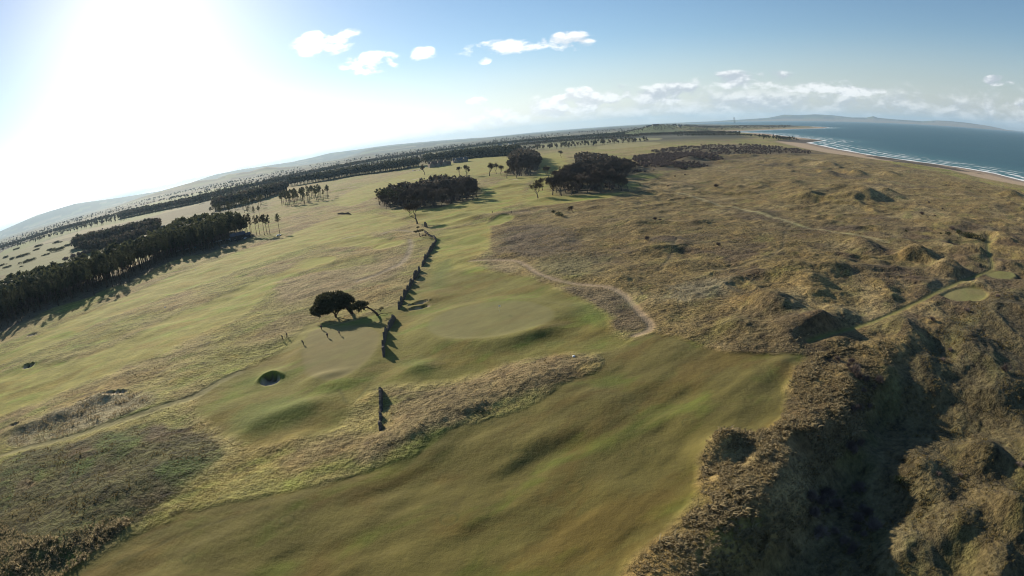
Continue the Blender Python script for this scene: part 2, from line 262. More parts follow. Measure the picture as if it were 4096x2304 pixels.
BARE_SINGLE = [[-62,375.9,16.8],[29,437.5,15.7],[45,345.3,5.7],[-22.1,478.3,12.6],[-14.3,742.2,19.1],[-4.9,776.5,17.1],[1.9,732.5,14.5],[8.5,676.1,13.2],[-62.5,841.1,14],[-47.3,777.4,19.1],[-132.4,957.4,20.1],[38,499.6,13],[42.6,453.3,17.2],[48.8,442.3,19.3],[20.6,671.9,17.4],[-82.7,690.2,15.1],[-69.7,673.3,15.8],[122.1,1045.5,14.8],[54.8,610.1,15.8]]
COPSE = [[-125.5,518.8],[-103.3,484],[-80.1,456.7],[-61.7,449.7],[-45.2,457.3],[-28.6,471.4],[-23.5,485.4],[-19,534.3],[-35.6,620.6],[-68.6,661.9],[-90.4,636.7],[-112.4,588.5],[-136,590.9]]
COPSE_PINES = [[-129.9,538.1],[-113.7,511],[-94.1,485.6],[-83.1,475.4],[-94.4,546.6],[-121.2,575],[-139.6,581.3]]
BIGWOOD = [[46.1,446.4],[51.4,438.2],[79,428.7],[101.7,435.9],[109.7,441.8],[107.4,478.8],[108.9,530.1],[135.8,554.4],[156.9,591.4],[173.5,671.1],[175.7,741.4],[179.7,842.5],[168.2,933.5],[133.2,968.4],[108.8,771.9],[100.7,653],[80.2,616.7],[60.3,570.6],[45.6,529]]
BELT = [[13.6,724.8],[24.8,674.5],[40,666.6],[51.9,717.5],[66.4,874.4],[78.4,1082.2],[54.2,1202],[24.8,1145.4],[15.9,891.4]]
CLUMP = [[-309.9,710.5],[-273.3,677],[-251.9,688.6],[-236.6,708.6],[-236.2,730.8],[-283.1,826.5],[-326.7,874.4],[-359.7,862.6],[-357.6,818.3]]
CLUMP2 = [[-412.6,690.9],[-377.6,697.8],[-358.5,718.8],[-342.6,753],[-389.2,864.2],[-454.2,905.6],[-490.6,872.7],[-497.6,828.5]]
BELTS = [[[[-530.2,1282.7],[-461.7,1283.6],[-383.7,1360.3],[-305.9,1314.9],[-241.6,1312.4],[-193.9,1330.5]],100,19],[[[-514.7,876.7],[-484.6,922.9],[-456.4,979.4],[-463.5,1118.3]],70,18],[[[-204.4,1506.4],[-132.5,1494.1],[-62.3,1478],[5.5,1389.9],[54.1,1322.9]],170,20],[[[-678.8,661.8],[-599,654],[-525.2,655.5],[-482.1,650.3]],80,16],[[[-592.2,592],[-487.8,528.9],[-460.8,539.5],[-466.5,580],[-454.3,611.6]],30,13],[[[-2092.4,1551.9],[-2025.7,1658.5],[-1994.7,1834.1],[-1678.4,1711.7],[-1535.7,1806.8],[-1300.6,1717.4]],120,16],[[[-1246.7,1463.5],[-1086.4,1431.5],[-895.2,1383.9],[-842.1,1512.7],[-774.8,1657.5],[-723.5,1884.2]],160,17],[[[-816.7,2129.8],[-714.6,2344],[-596.2,2594.9],[-347.4,2596.3]],140,16],[[[-380.1,2845.7],[-117.9,2940.5],[149.1,2846.7],[377.4,2594.1],[601.7,2495.5]],220,14],[[[62.1,2171.4],[215.4,2191.3],[410.4,2131.3],[588.3,2176.2]],160,11],[[[623.7,2306.5],[744.8,2185.2],[847.9,2073.4],[970.9,2020.4]],180,10]]
DARKHEAD = [[714.3,1949.3],[787.9,1878.2],[875.3,1780.5],[889.6,1583.2],[876.5,1479.7]]
DARKDUNE = [[292.6,1015.9],[378.2,1115.2],[478.7,1144.3],[582.8,1160.5],[610.7,1065.4],[587.8,915.2],[545.5,824.3],[461.7,823.9],[376.4,796.6],[318,814.8],[280.8,856.5]]
SCRUBMASS = [[142.7,605.5],[156.9,591.4],[207.9,617.9],[277.3,666.1],[330.6,744.1],[341.7,851.7],[303,895.7],[259.9,904.1],[212.9,860],[186.2,699.3]]
GORSE = [[-824,784.3,15.9],[-1189.3,1025,25.6],[-798.6,727,22.6],[-1002,807.3,22.5],[-1027.7,800.1,24.3],[-794.9,643,21.4],[-846.3,635.9,12.3],[-955.7,706.1,13.8],[-740.5,588.7,6.6],[-881.6,789,16.5],[-1513.1,1186.6,22.4],[-1097,934.8,8.4],[-1053.7,897.2,12.9],[-796,696.8,12.3],[-1201.3,910.6,19.3],[-1079.8,980,20.4],[-736.8,727,9.6],[-1040.7,967,9.9]]
HEDGE = [[-580.6,541.6],[-570.6,564.2],[-552,578],[-537.7,596.6],[-521.4,613],[-507,619.6]]
SHRUBS = [[34.4,341.2,3,'gorse'],[33.4,355.4,2.2,'gorse'],[36.4,333.5,2.2,'gorse'],[239.5,203.1,4.2,'gorse'],[243.8,201.9,4,'gorse'],[239.6,208.3,3.5,'gorse'],[244.7,197.8,3.6,'gorse'],[245.7,193.8,2.6,'gorse'],[243.6,217.4,2.2,'thorn'],[231.3,208.7,2.4,'gorse'],[227.8,211.7,1.2,'gorse'],[263,263.1,2,'thorn'],[269.9,272,1.3,'thorn'],[310.7,304,1.5,'thorn'],[302.4,280.8,1.2,'thorn'],[268.5,256.3,1.2,'thorn'],[212.4,225.1,1.1,'gorse'],[65.7,241,2,'thorn'],[185.5,439.6,3,'thorn'],[93.9,221.1,1.6,'thorn'],[85.1,293.4,1.6,'thorn'],[86.5,288.2,1.2,'thorn'],[115.2,491.9,1.6,'thorn'],[127.7,484.1,1.4,'thorn'],[149.1,465.4,1.6,'thorn'],[187.1,557.1,1.5,'thorn'],[203.2,569.5,1.6,'thorn']]
HSHRUBS = [[75.8,100.1,1],[76.1,95.7,1.1],[75.1,92.1,1.7],[74.9,89.6,1.5],[74,86.2,1],[78.2,97.7,1.3],[77.3,89.8,1.4],[78.4,88.1,1.1],[81.1,89.5,1.6],[74.4,83.6,1],[70.3,81.9,1.3],[66.9,80,1.4],[63.7,72.1,1.3],[61.2,70.4,1.5],[60.7,71.5,1.6],[58.6,63.6,1.9],[56.3,58.3,1.2],[56.4,56.7,1.5],[53.6,55.8,1.6],[51.8,53.7,1.2],[52.3,52.1,0.9],[55,53,1.9],[49.1,50.2,1.2],[52.5,63.8,1.2],[50.4,63.1,1.8],[48.9,61.4,1.5],[47.4,60.6,1.4],[51.9,61,1.7],[48.8,59.3,0.9],[45.1,60.1,1.6],[48.1,52,1.3],[48.1,49.4,1],[44.7,57.4,1.6],[44.4,54.2,1.8],[47.4,54.3,1.1]]
HGORSE = [[65.9,59.5,1.7,'gorse'],[73,56.8,0.8,'thorn'],[121.2,80.5,1.8,'thorn'],[79.1,56,0.8,'thorn'],[107.1,92.8,1.2,'thorn'],[113.9,96.5,1.1,'thorn'],[94,51.2,1.2,'thorn'],[121.6,112.4,1.4,'thorn'],[141.8,115.2,1.4,'thorn'],[163.5,118.8,1.4,'thorn']]
CLUB = [[-168.6,1256.1],[-110.6,1181.3]]
LODGE = [[-112.3,1312.6],[-70.6,1298.5]]
HUT = [[-238,423.9],[-223.5,424.9]]
SHED = [[-536.2,654.5],[-504.1,667.3]]
BARN = [[-1014.6,1587.6],[-928.9,1555.7]]
SMALLHUT = [[-226.8,1329.8],[-212.5,1319.4]]
CARS = [[-291.1,416],[-286.3,417.2],[-283.5,419.5],[-275.9,420.9],[-265,430.9],[-261.8,433.2],[-258.6,434.4],[-256.2,435],[-249.2,434.7],[-245.5,434.4],[-239.5,428.1],[-238,429.3],[-223.9,425.1],[-186.3,414.2]]
CARS2 = [[-186.8,1168.7],[-182.2,1168],[-170,1152.3],[-165.6,1160.1]]
HOUSES = [[70.2,2850.3],[98.9,2916.8],[175.7,2850.1],[237.6,2800.6],[16.5,2732.4],[-209.4,2703.8],[-177,2792.1],[-218.2,2656.6],[445.4,2871.1],[486,2793.1]]
HILLHOUSES = [[1232.5,4306.3],[1275,4378.4],[1225.1,4150.8],[1315.2,4380.9],[1360.3,4441.8],[968.7,2838.5],[999.1,2841.9],[1149.4,4087.8]]
R_LAMM = [[-61.46,-0.29],[-53.03,0.45],[-48.85,0.91],[-44.77,0.98],[-40.01,0.46],[-35.76,0.13],[-32.78,0.24],[-29.91,0.55],[-27,0.54],[-25.19,0.45],[-23.28,0.38],[-21.63,0.32],[-19.38,0.4],[-17.5,0.55],[-14.85,0.45],[-12.73,0.44],[-11.14,0.41],[-7.45,0.25],[-3.5,0.04]]
R_GARL = [[-42.36,-0.47],[-37.94,-0.01],[-34.13,0.2],[-31.7,0.3],[-29.64,0.1],[-29.14,0.21],[-28.29,0.3],[-26.81,0.21],[-26.15,0.14],[-25.14,0.26],[-24.31,0.31],[-22.94,-0.02],[-20.89,-0.24],[-16.82,-0.3],[-14.13,-0.15]]
R_LOW = [[-12.74,0.33],[-7.46,0.11],[-2.19,-0.09],[3.09,-0.18],[8.36,-0.28],[12.33,-0.17],[16.27,-0.19],[21.53,-0.24],[25.48,-0.21]]
R_PENT = [[25.49,0.05],[28.65,0.25],[30.46,0.68],[31.93,0.6],[33.71,0.73],[35.49,0.62],[37.55,0.38],[39.04,0.42],[39.78,0.64],[40.19,0.45],[41.99,0.32],[44.95,0.23],[46.45,0.45],[47.91,0.46],[49.4,0.41],[50.92,0.3]]
R_HEAD = [[13.07,-0.75],[15.2,-0.45],[16.54,-0.18],[17.59,-0.15],[19.43,-0.26],[21,-0.35],[22.3,-0.52],[24.14,-0.57],[25.72,-0.58],[28.87,-0.62],[31.49,-0.72],[33.32,-0.81],[34.37,-0.88]]
CHIM = [[25.11,0.21],[25.05,0.18]]

# ------------------------------------------------------------------ helpers
def sstep(x, a=0.0, b=1.0):
    t = np.clip((x - a) / (b - a), 0, 1)
    return t * t * (3 - 2 * t)


def _hash(ix, iy, seed):
    h = (ix.astype(np.int64) * 374761393 + iy.astype(np.int64) * 668265263 + seed * 1442695041) & 0xffffffff
    h = ((h ^ (h >> 13)) * 1274126177) & 0xffffffff
    h = h ^ (h >> 16)
    return (h & 0xffff) / 32767.5 - 1.0


def vn(x, y, s, seed=0):
    """value noise, wavelength s metres, -1..1"""
    x = x / s + seed * 17.3; y = y / s - seed * 9.1
    ix = np.floor(x); iy = np.floor(y)
    fx = x - ix; fy = y - iy
    fx = fx * fx * fx * (fx * (fx * 6 - 15) + 10); fy = fy * fy * fy * (fy * (fy * 6 - 15) + 10)
    a = _hash(ix, iy, seed); b = _hash(ix + 1, iy, seed)
    c = _hash(ix, iy + 1, seed); d = _hash(ix + 1, iy + 1, seed)
    return (a + (b - a) * fx) * (1 - fy) + (c + (d - c) * fx) * fy


def fbm(x, y, s, n=4, g=0.5, seed=0):
    t = 0; amp = 1; tot = 0
    for k in range(n):
        c_, s_ = math.cos(0.7 * k + 0.4), math.sin(0.7 * k + 0.4)
        t = t + amp * vn(x * c_ - y * s_, x * s_ + y * c_, s / 2 ** k, seed + k)
        tot += amp; amp *= g
    return t / tot


def sdf_poly(x, y, poly, pad):
    """signed distance (positive inside); far points get -pad"""
    p = np.asarray(poly, float)
    out = np.full(x.shape, -float(pad))
    lo = p.min(0) - pad; hi = p.max(0) + pad
    m = (x > lo[0]) & (x < hi[0]) & (y > lo[1]) & (y < hi[1])
    if not m.any():
        return out
    X = x[m]; Y = y[m]
    d2 = np.full(X.shape, 1e18); ins = np.zeros(X.shape, bool)
    n = len(p)
    for i in range(n):
        ax, ay = p[i]; bx, by = p[(i + 1) % n]
        ex, ey = bx - ax, by - ay
        wx, wy = X - ax, Y - ay
        t = np.clip((wx * ex + wy * ey) / (ex * ex + ey * ey + 1e-12), 0, 1)
        d2 = np.minimum(d2, (wx - ex * t) ** 2 + (wy - ey * t) ** 2)
        if ay != by:
            cnd = ((ay <= Y) != (by <= Y)) & (X < (bx - ax) * (Y - ay) / (by - ay) + ax)
            ins ^= cnd
    d = np.sqrt(d2)
    out[m] = np.where(ins, d, -d)
    return np.maximum(out, -pad)


def smooth_poly(p, it=2, closed=True):
    p = np.asarray(p, float)
    for _ in range(it):
        if closed:
            q = np.roll(p, -1, 0)
            p = np.stack([0.75 * p + 0.25 * q, 0.25 * p + 0.75 * q], 1).reshape(-1, 2)
        else:
            a_, b_ = p[:-1], p[1:]
            q = np.stack([0.75 * a_ + 0.25 * b_, 0.25 * a_ + 0.75 * b_], 1).reshape(-1, 2)
            p = np.concatenate([p[:1], q, p[-1:]])
    return p


def dist_line(x, y, line, pad):
    p = np.asarray(line, float)
    out = np.full(x.shape, float(pad))
    lo = p.min(0) - pad; hi = p.max(0) + pad
    m = (x > lo[0]) & (x < hi[0]) & (y > lo[1]) & (y < hi[1])
    if not m.any():
        return out
    X = x[m]; Y = y[m]; d2 = np.full(X.shape, 1e18)
    for (ax, ay), (bx, by) in zip(p[:-1], p[1:]):
        ex, ey = bx - ax, by - ay
        wx, wy = X - ax, Y - ay
        t = np.clip((wx * ex + wy * ey) / (ex * ex + ey * ey + 1e-12), 0, 1)
        d2 = np.minimum(d2, (wx - ex * t) ** 2 + (wy - ey * t) ** 2)
    out[m] = np.minimum(np.sqrt(d2), pad)
    return out


ZP = {k: smooth_poly(v, 2) for k, v in ZONES.items()}
LP = {k: (smooth_poly(v[0], 2, False), v[1]) for k, v in LINES.items()}
SEA_POLY = np.array(WATER + [(9000, 20500), (13000, 19500), (17500, 17000), (21000, 15500), (40000, 24000), (60000, 20000),
                             (60000, -20000), (2600, -3000), (1000, -400), (700, 250)])
LOW_POLY = np.array(SCARP + [(420, 190), (420, -150), (20, -60)])
CROSS = math.radians(36)       # dunes and banks run across the light


def mound(x, y, mx, my, ra, rc, h, sharp=1.0, rot=None):
    r_ = CROSS if rot is None else rot
    c_, s_ = math.cos(r_), math.sin(r_)
    # u across the light, v along it
    u = (x - mx) * c_ + (y - my) * s_
    v = -(x - mx) * s_ + (y - my) * c_
    q = (u / ra) ** 2 + (v / rc) ** 2
    return h * np.exp(-q * 0.9)


def masks(x, y):
    m = {}
    mow = np.zeros(x.shape)
    for k in ('fairway_front', 'apron', 'corridor', 'mid', 'left_lower', 'left_band', 'far_link', 'far_course',
              'left_field', 'paddock', 'gorse_links', 'gullane_field', 'gullane_strip', 'lawn_right',
              'green_a', 'green_b', 'green_c', 'green_d', 'green_e', 'green_f', 'tee_a', 'tee_b',
              'tongue', 'heath_left', 'straw_a', 'straw_b', 'straw_c', 'scrub_triangle', 'lush_a', 'lush_b', 'lush_c', 'lush_d', 'lush_e', 'dark_scrub', 'tuss_green', 'grey_moss', 'dunes'):
        m[k] = sdf_poly(x, y, ZP[k], 40 if k in ('dunes', 'apron', 'green_a', 'green_b', 'fairway_front') else 14)
    return m


def height(x, y, m=None, fine=True):
    x = np.asarray(x, float); y = np.asarray(y, float)
    if m is None:
        m = masks(x, y)
    r = np.hypot(x, y) + 1e-6
    azd = np.degrees(np.arctan2(x, y))
    du = sstep(m['dunes'], -3, 6)
    mown = np.clip(sstep(m['fairway_front'], -1, 2) + sstep(m['apron'], -1, 2) + sstep(m['corridor'], -1, 2)
                   + sstep(m['left_lower'], -2, 3) + sstep(m['left_band'], -2, 3), 0, 1)
    flat = np.clip(sstep(m['green_a'], -3, 2) + sstep(m['green_b'], -3, 2), 0, 1)
    tee = np.clip(sstep(m['tee_a'], -2, 1) + sstep(m['tee_b'], -2, 1), 0, 1)
    # --- large shape
    z = np.zeros(x.shape)
    bd = -4.0 * sstep(x, 60, 180)
    z = z + bd * sstep(m['dunes'], -25, 10)
    low = sdf_poly(x, y, LOW_POLY, 60)
    lowd = -9.0 + 6.5 * sstep(y + 0.25 * x, 88, 150)
    z = np.where(low > -20, np.minimum(z, 0) + (lowd - z) * sstep(low, 0.0, 12.5), z)
    lip = np.exp(-((low + 2.5) / 5.0) ** 2) * (1 - sstep(y, 76, 92)) * (low > -30)
    z = z + 1.0 * lip * (1 + 0.4 * vn(x, y, 9, 41))
    # --- mounds
    near = r < 2200
    xn, yn = x[near], y[near]
    zn = np.zeros(xn.shape)
    for (mx, my, ra, rc, h) in MOUNDS:
        wob = 1 + 0.3 * vn(xn + mx, yn - my, ra * 1.1, 7)
        zn += mound(xn, yn, mx, my, ra, rc, h, rot=CROSS + 0.5 * math.sin(mx)) * wob
    for (mx, my, ra, rc, h) in HMOUNDS:
        wob = 1 + 0.3 * vn(xn + mx, yn - my, ra * 0.9, 8)
        zn += mound(xn, yn, mx, my, ra, rc, h, rot=CROSS + 0.5 * math.sin(mx * 3)) * wob
    for (mx, my, ra, rc, h) in CMOUNDS:
        zn += mound(xn, yn, mx, my, ra, rc, h, rot=CROSS * 0.75)
    pth = np.clip(1 - (dist_line(xn, yn, LP['mown_path'][0], 20) - 1.0) / 4, 0, 1)
    z[near] += zn * (1 - 0.85 * pth)
    # green plateaus fall away towards the low side
    z = z + 1.35 * sstep(m['green_a'], -11, 1) + 0.9 * sstep(m['green_b'], -8, 1)
    # --- undulation
    fade = 1 - sstep(r, 900, 2500)
    und = 0.55 * fbm(x, y, 34, 2, 0.5, 3) + 0.40 * vn(x + 0.6 * y, y - 0.2 * x, 15, 11) + 0.12 * vn(x, y, 6.5, 13)
    z = z + und * fade * (1 - 0.75 * flat) * (1 - du * 0.5) * (1 - tee)
    # long shallow swales across the front fairway
    ua = x * 0.81 + y * 0.59; va = -x * 0.59 + y * 0.81
    sw = 0.26 * vn(ua / 3.6, va, 9.5, 219) + 0.24 * vn(ua / 3.4 + 7, va, 5.2, 20) + 0.10 * vn(ua / 2.6, va, 2.6, 22)
    golf = (1 - du) * (1 - 0.8 * flat) * (1 - sstep(r, 500, 900))
    z = z + sw * golf * (0.6 + 0.8 * sstep(m['fairway_front'], 0, 6))
    # dune relief
    w_ = 1 - np.abs(fbm(x * 0.85, y, 34, 3, 0.5, 21))
    hil = 2.7 * (w_ ** 3 - 0.35) + 1.2 * fbm(x, y, 13, 2, 0.5, 23) + 0.5 * vn(x, y, 4.6, 25)
    path = np.clip(1 - (dist_line(x, y, LP['mown_path'][0], 20) - 1.0) / 5, 0, 1)
    path2 = np.clip(1 - (dist_line(x, y, LP['dirt_path'][0], 20) - 1.0) / 4, 0, 1)
    calm = 0.42 + 0.58 * sstep(fbm(x, y, 90, 2, 0.5, 33), -0.25, 0.45)
    calm = np.where((x > 70) & (y < 190), np.maximum(calm, 0.75), calm)
    z = z + hil * du * fade * calm * (1 - 0.85 * np.maximum(path, path2)) * (1 - tee)
    # tussocky rough, only where the grass is long
    if fine:
        rough = np.clip(1 - mown - flat - tee, 0, 1) * np.clip(1 - path - path2, 0, 1) * (1 - sstep(r, 260, 420))
        z = z + rough * (0.10 * vn(x, y, 2.1, 27) + 0.07 * vn(x, y, 1.1, 29)) * (1 + 0.9 * du)
        hl = np.clip(sstep(m['heath_left'], -1, 2) + sstep(m['tongue'], -1, 2), 0, 1)
        z = z + hl * (0.12 * vn(x, y, 1.5, 31)) * (1 - sstep(r, 200, 300))
    # heath bank on the left rises out of the fairway
    z = z + 1.0 * sstep(m['heath_left'], -2, 13) + 0.35 * sstep(m['tongue'], -1.5, 4.5)
    z = z - 0.25 * path - 0.15 * path2
    # --- bunkers
    for i, (bx, by, ra, rc, h) in enumerate(BUNKERS + FARBUNKERS):
        sel = (np.abs(x - bx) < ra * 3) & (np.abs(y - by) < ra * 3)
        if not sel.any():
            continue
        c_, s_ = math.cos(CROSS * 0.6), math.sin(CROSS * 0.6)
        u = ((x[sel] - bx) * c_ + (y[sel] - by) * s_) / ra
        v = (-(x[sel] - bx) * s_ + (y[sel] - by) * c_) / rc
        q = np.sqrt(u * u + v * v)
        z[sel] += -h * (0.25 + 0.375 * (1 + np.clip(v, -1, 1))) * (1 - sstep(q, 0.84, 1.06)) + 0.35 * h * np.exp(-((q - 1.3) / 0.3) ** 2) * sstep(v, -0.3, 0.8)
    # --- coast
    near_sea = r < 70000
    ds = -sdf_poly(x, y, SEA_POLY, 600)          # + inland
    zc = np.where(ds < 0, -12 + np.maximum(ds * 0.06, -6), -12 + ds * 0.033)
    dune = -9 + 2.4 * sstep(ds, 85, 125) + 0.7 * vn(x, y, 40, 51) * sstep(ds, 85, 110) + 0.8 * vn(x, y, 17, 52) * sstep(ds, 88, 110)
    zc = np.where(ds > 88, np.maximum(dune, -9.2), zc)
    z = np.where(ds < 500, zc + (z - zc) * sstep(ds, 95, 320), z)
    # --- country beyond, and the hills on the skyline
    z = z + 3.0 * fbm(x, y, 700, 3, 0.5, 61) * sstep(r, 1500, 3000) * sstep(ds, 50, 400)
    def ridge(tab, r0, sig, drop=0.0):
        t = np.array(tab)
        elv = np.interp(azd, t[:, 0], t[:, 1])
        edge = sstep(azd, t[0, 0] - 4, t[0, 0]) * (1 - sstep(azd, t[-1, 0], t[-1, 0] + 4))
        hh = np.maximum(55 + r0 * np.tan(np.radians(elv)) - drop, 0)
        q = (r - r0) / sig
        return hh * edge * np.exp(-q * q)
    z = z + ridge(R_LAMM, 21000.0, 3200) + ridge(R_GARL, 8500.0, 1100) + ridge(R_LOW, 14000.0, 2200) + 0.76 * ridge(R_PENT, 26000.0, 2600)
    rh = np.interp(azd, [13, 22, 28, 32, 35], [3100, 3500, 4100, 4700, 5100])
    t = np.array(R_HEAD)
    elv = np.interp(azd, t[:, 0], t[:, 1])
    hh = np.maximum(55 + rh * np.tan(np.radians(elv)) - 7, 0) * sstep(azd, 10, 15) * (1 - sstep(azd, 33, 35))
    z = z + hh * np.exp(-((r - rh) / 330) ** 2) * sstep(ds, 20, 160)
    return z


def hzs(pts):
    """height of the built sheet under each point"""
    p = np.asarray(pts, float)
    r = np.hypot(p[:, 0], p[:, 1]); a_ = np.degrees(np.arctan2(p[:, 0], p[:, 1]))
    a_ = np.where(a_ < azs[0], a_ + 360, a_)
    i = np.clip(np.searchsorted(RG, r) - 1, 0, NR - 2); j = np.clip(np.searchsorted(azs, a_) - 1, 0, NA - 2)
    f = np.clip((r - RG[i]) / (RG[i + 1] - RG[i]), 0, 1); g = np.clip((a_ - azs[j]) / (azs[j + 1] - azs[j]), 0, 1)
    Zg = GZ.reshape(NR, NA)
    return (Zg[i, j] * (1 - f) + Zg[i + 1, j] * f) * (1 - g) + (Zg[i, j + 1] * (1 - f) + Zg[i + 1, j + 1] * f) * g


def hz(x, y):
    return float(hzs([(x, y)])[0])


# ------------------------------------------------------------------ materials
def new_mat(name):
    m = bpy.data.materials.new(name); m.use_nodes = True
    t = m.node_tree
    for n in list(t.nodes):
        t.nodes.remove(n)
    out = t.nodes.new('ShaderNodeOutputMaterial')
    b = t.nodes.new('ShaderNodeBsdfPrincipled')
    t.links.new(b.outputs[0], out.inputs[0])
    return m, NB(t), b


def simple(name, colr, rough=0.85, spec=0.2, var=0.25, scale=3.0, metal=0.0, rnd=0.0, bump=0.0):
    m, n, b = new_mat(name)
    tcn = n.t.nodes.new('ShaderNodeTexCoord')
    nz = n.noise(tcn.outputs['Object'], scale, 3)
    f = n.mapr(nz, 0.25, 0.75, 1 - var, 1 + var, False)
    if rnd:
        oi = n.t.nodes.new('ShaderNodeObjectInfo')
        f = n.math('MULTIPLY', f, n.mapr(oi.outputs['Random'], 0, 1, 1 - rnd, 1 + rnd, False))
    mx = n.vmath('MULTIPLY', tuple(colr), n.comb(f, f, f))
    n.t.links.new(mx, b.inputs['Base Color'])
    b.inputs['Roughness'].default_value = rough
    b.inputs['Specular IOR Level'].default_value = spec
    b.inputs['Metallic'].default_value = metal
    if bump:
        bn = n.t.nodes.new('ShaderNodeBump'); bn.inputs['Strength'].default_value = 0.8
        bn.inputs['Distance'].default_value = bump
        n.t.links.new(nz, bn.inputs['Height']); n.t.links.new(bn.outputs[0], b.inputs['Normal'])
    return m


def ground_material():
    m, n, b = new_mat('turf_and_dune_ground')
    at = n.t.nodes.new('ShaderNodeAttribute'); at.attribute_name = 'col'
    ax = n.t.nodes.new('ShaderNodeAttribute'); ax.attribute_name = 'aux'
    grain, green, farf = n.sep(ax.outputs['Vector'])
    g = n.t.nodes.new('ShaderNodeNewGeometry'); P = g.outputs['Position']
    Pf = n.vmath('MULTIPLY', P, (1, 1, 0.3))
    Ps = n.vmath('MULTIPLY', n.comb(n.math('ADD', n.math('MULTIPLY', n.sep(P)[0], 0.81), n.math('MULTIPLY', n.sep(P)[1], 0.59)),
                              n.math('ADD', n.math('MULTIPLY', n.sep(P)[0], -0.59), n.math('MULTIPLY', n.sep(P)[1], 0.81)), 0.0), (0.45, 1.0, 1.0))
    a1 = n.noise(Pf, 0.95, 4, 0.7)           # tufts
    a2 = n.noise(Ps, 0.42, 3, 0.6)           # wind-combed patches
    a3 = n.noise(Ps, 0.075, 4, 0.6, 0.5)     # broad patches, combed by the wind
    a4 = n.noise(Ps, 0.16, 3, 0.6, 0.4)
    a5 = n.noise(Pf, 6.0, 2, 0.6)
    # value variation
    f = n.math('ADD', n.math('MULTIPLY', n.math('SUBTRACT', a1, 0.5), n.math('MULTIPLY', grain, 2.6)),
               n.math('MULTIPLY', n.math('SUBTRACT', a2, 0.5), n.math('ADD', n.math('MULTIPLY', grain, 1.3), 0.4)))
    f = n.math('ADD', f, n.math('MULTIPLY', n.math('SUBTRACT', a4, 0.5), n.math('ADD', n.math('MULTIPLY', grain, 1.1), 0.5)))
    a6 = n.noise(Ps, 0.30, 5, 0.75)
    f = n.math('ADD', f, n.math('MULTIPLY', n.math('SUBTRACT', a6, 0.5), n.math('MULTIPLY', grain, 2.4)))
    f = n.math('ADD', f, n.math('MULTIPLY', n.math('SUBTRACT', a5, 0.5), n.math('ADD', n.math('MULTIPLY', grain, 0.5), 0.14)))
    f = n.math('MAXIMUM', n.math('ADD', f, 1.0), 0.22)
    c = n.vmath('MULTIPLY', at.outputs['Color'], n.comb(f, f, f))
    # worn brown and lush green patches
    brown = n.mapr(a3, 0.48, 0.62)
    c = n.mix(n.math('MULTIPLY', n.math('MULTIPLY', brown, green), 0.8), c, n.vmath('MULTIPLY', c, (0.99, 0.83, 0.75)))
    lush = n.mapr(n.noise(n.vmath('ADD', Ps, (31.0, 7.0, 0.0)), 0.085, 3, 0.6, 0.4), 0.52, 0.68)
    c = n.mix(n.math('MULTIPLY', n.math('MULTIPLY', lush, green), 0.8), c, n.vmath('MULTIPLY', c, (0.80, 1.12, 0.62)))
    dk = n.mapr(n.noise(Pf, 0.33, 4, 0.65), 0.52, 0.68)
    c = n.mix(n.math('MULTIPLY', n.math('MULTIPLY', dk, grain), 0.75), c, n.vmath('MULTIPLY', c, (0.46, 0.44, 0.50)))
    n.t.links.new(c, b.inputs['Base Color'])
    b.inputs['Roughness'].default_value = 0.95
    b.inputs['Specular IOR Level'].default_value = 0.12
    b.inputs['Sheen Weight'].default_value = 0.03
    b.inputs['Sheen Roughness'].default_value = 0.5
    bn = n.t.nodes.new('ShaderNodeBump')
    hgt = n.math('ADD', n.math('MULTIPLY', a1, n.math('ADD', n.math('MULTIPLY', grain, 0.55), 0.02)),
                 n.math('ADD', n.math('MULTIPLY', n.noise(Pf, 0.75, 3, 0.6), n.math('MULTIPLY', grain, 0.8)),
                        n.math('MULTIPLY', a5, n.math('ADD', n.math('MULTIPLY', grain, 0.08), 0.006))))
    n.t.links.new(hgt, bn.inputs['Height'])
    bn.inputs['Distance'].default_value = 1.05
    bn.inputs['Strength'].default_value = 0.9
    n.t.links.new(bn.outputs[0], b.inputs['Normal'])
    return m


GROUND = ground_material()

# ------------------------------------------------------------------ the ground sheet (rings round the origin)
rings = [0.6, 6.0, 14.0]
r_ = 22.0
while r_ < 42000:
    rings.append(r_)
    r_ *= 1 + (0.011 if r_ < 45 else 0.006 if r_ < 600 else 0.0095 if r_ < 1800 else 0.018 if r_ < 7000 else 0.04)
rings.append(42000.0)
azs = np.concatenate([np.arange(-75, 78.01, 0.19), np.arange(84, 283.9, 4.0)])
RR, AA = np.meshgrid(np.array(rings), np.radians(azs), indexing='ij')
GX = (RR * np.sin(AA)).ravel(); GY = (RR * np.cos(AA)).ravel()
NR, NA = RR.shape
MK = masks(GX, GY)
GZ = height(GX, GY, MK)
GR = RR.ravel()
RG = np.array(rings)


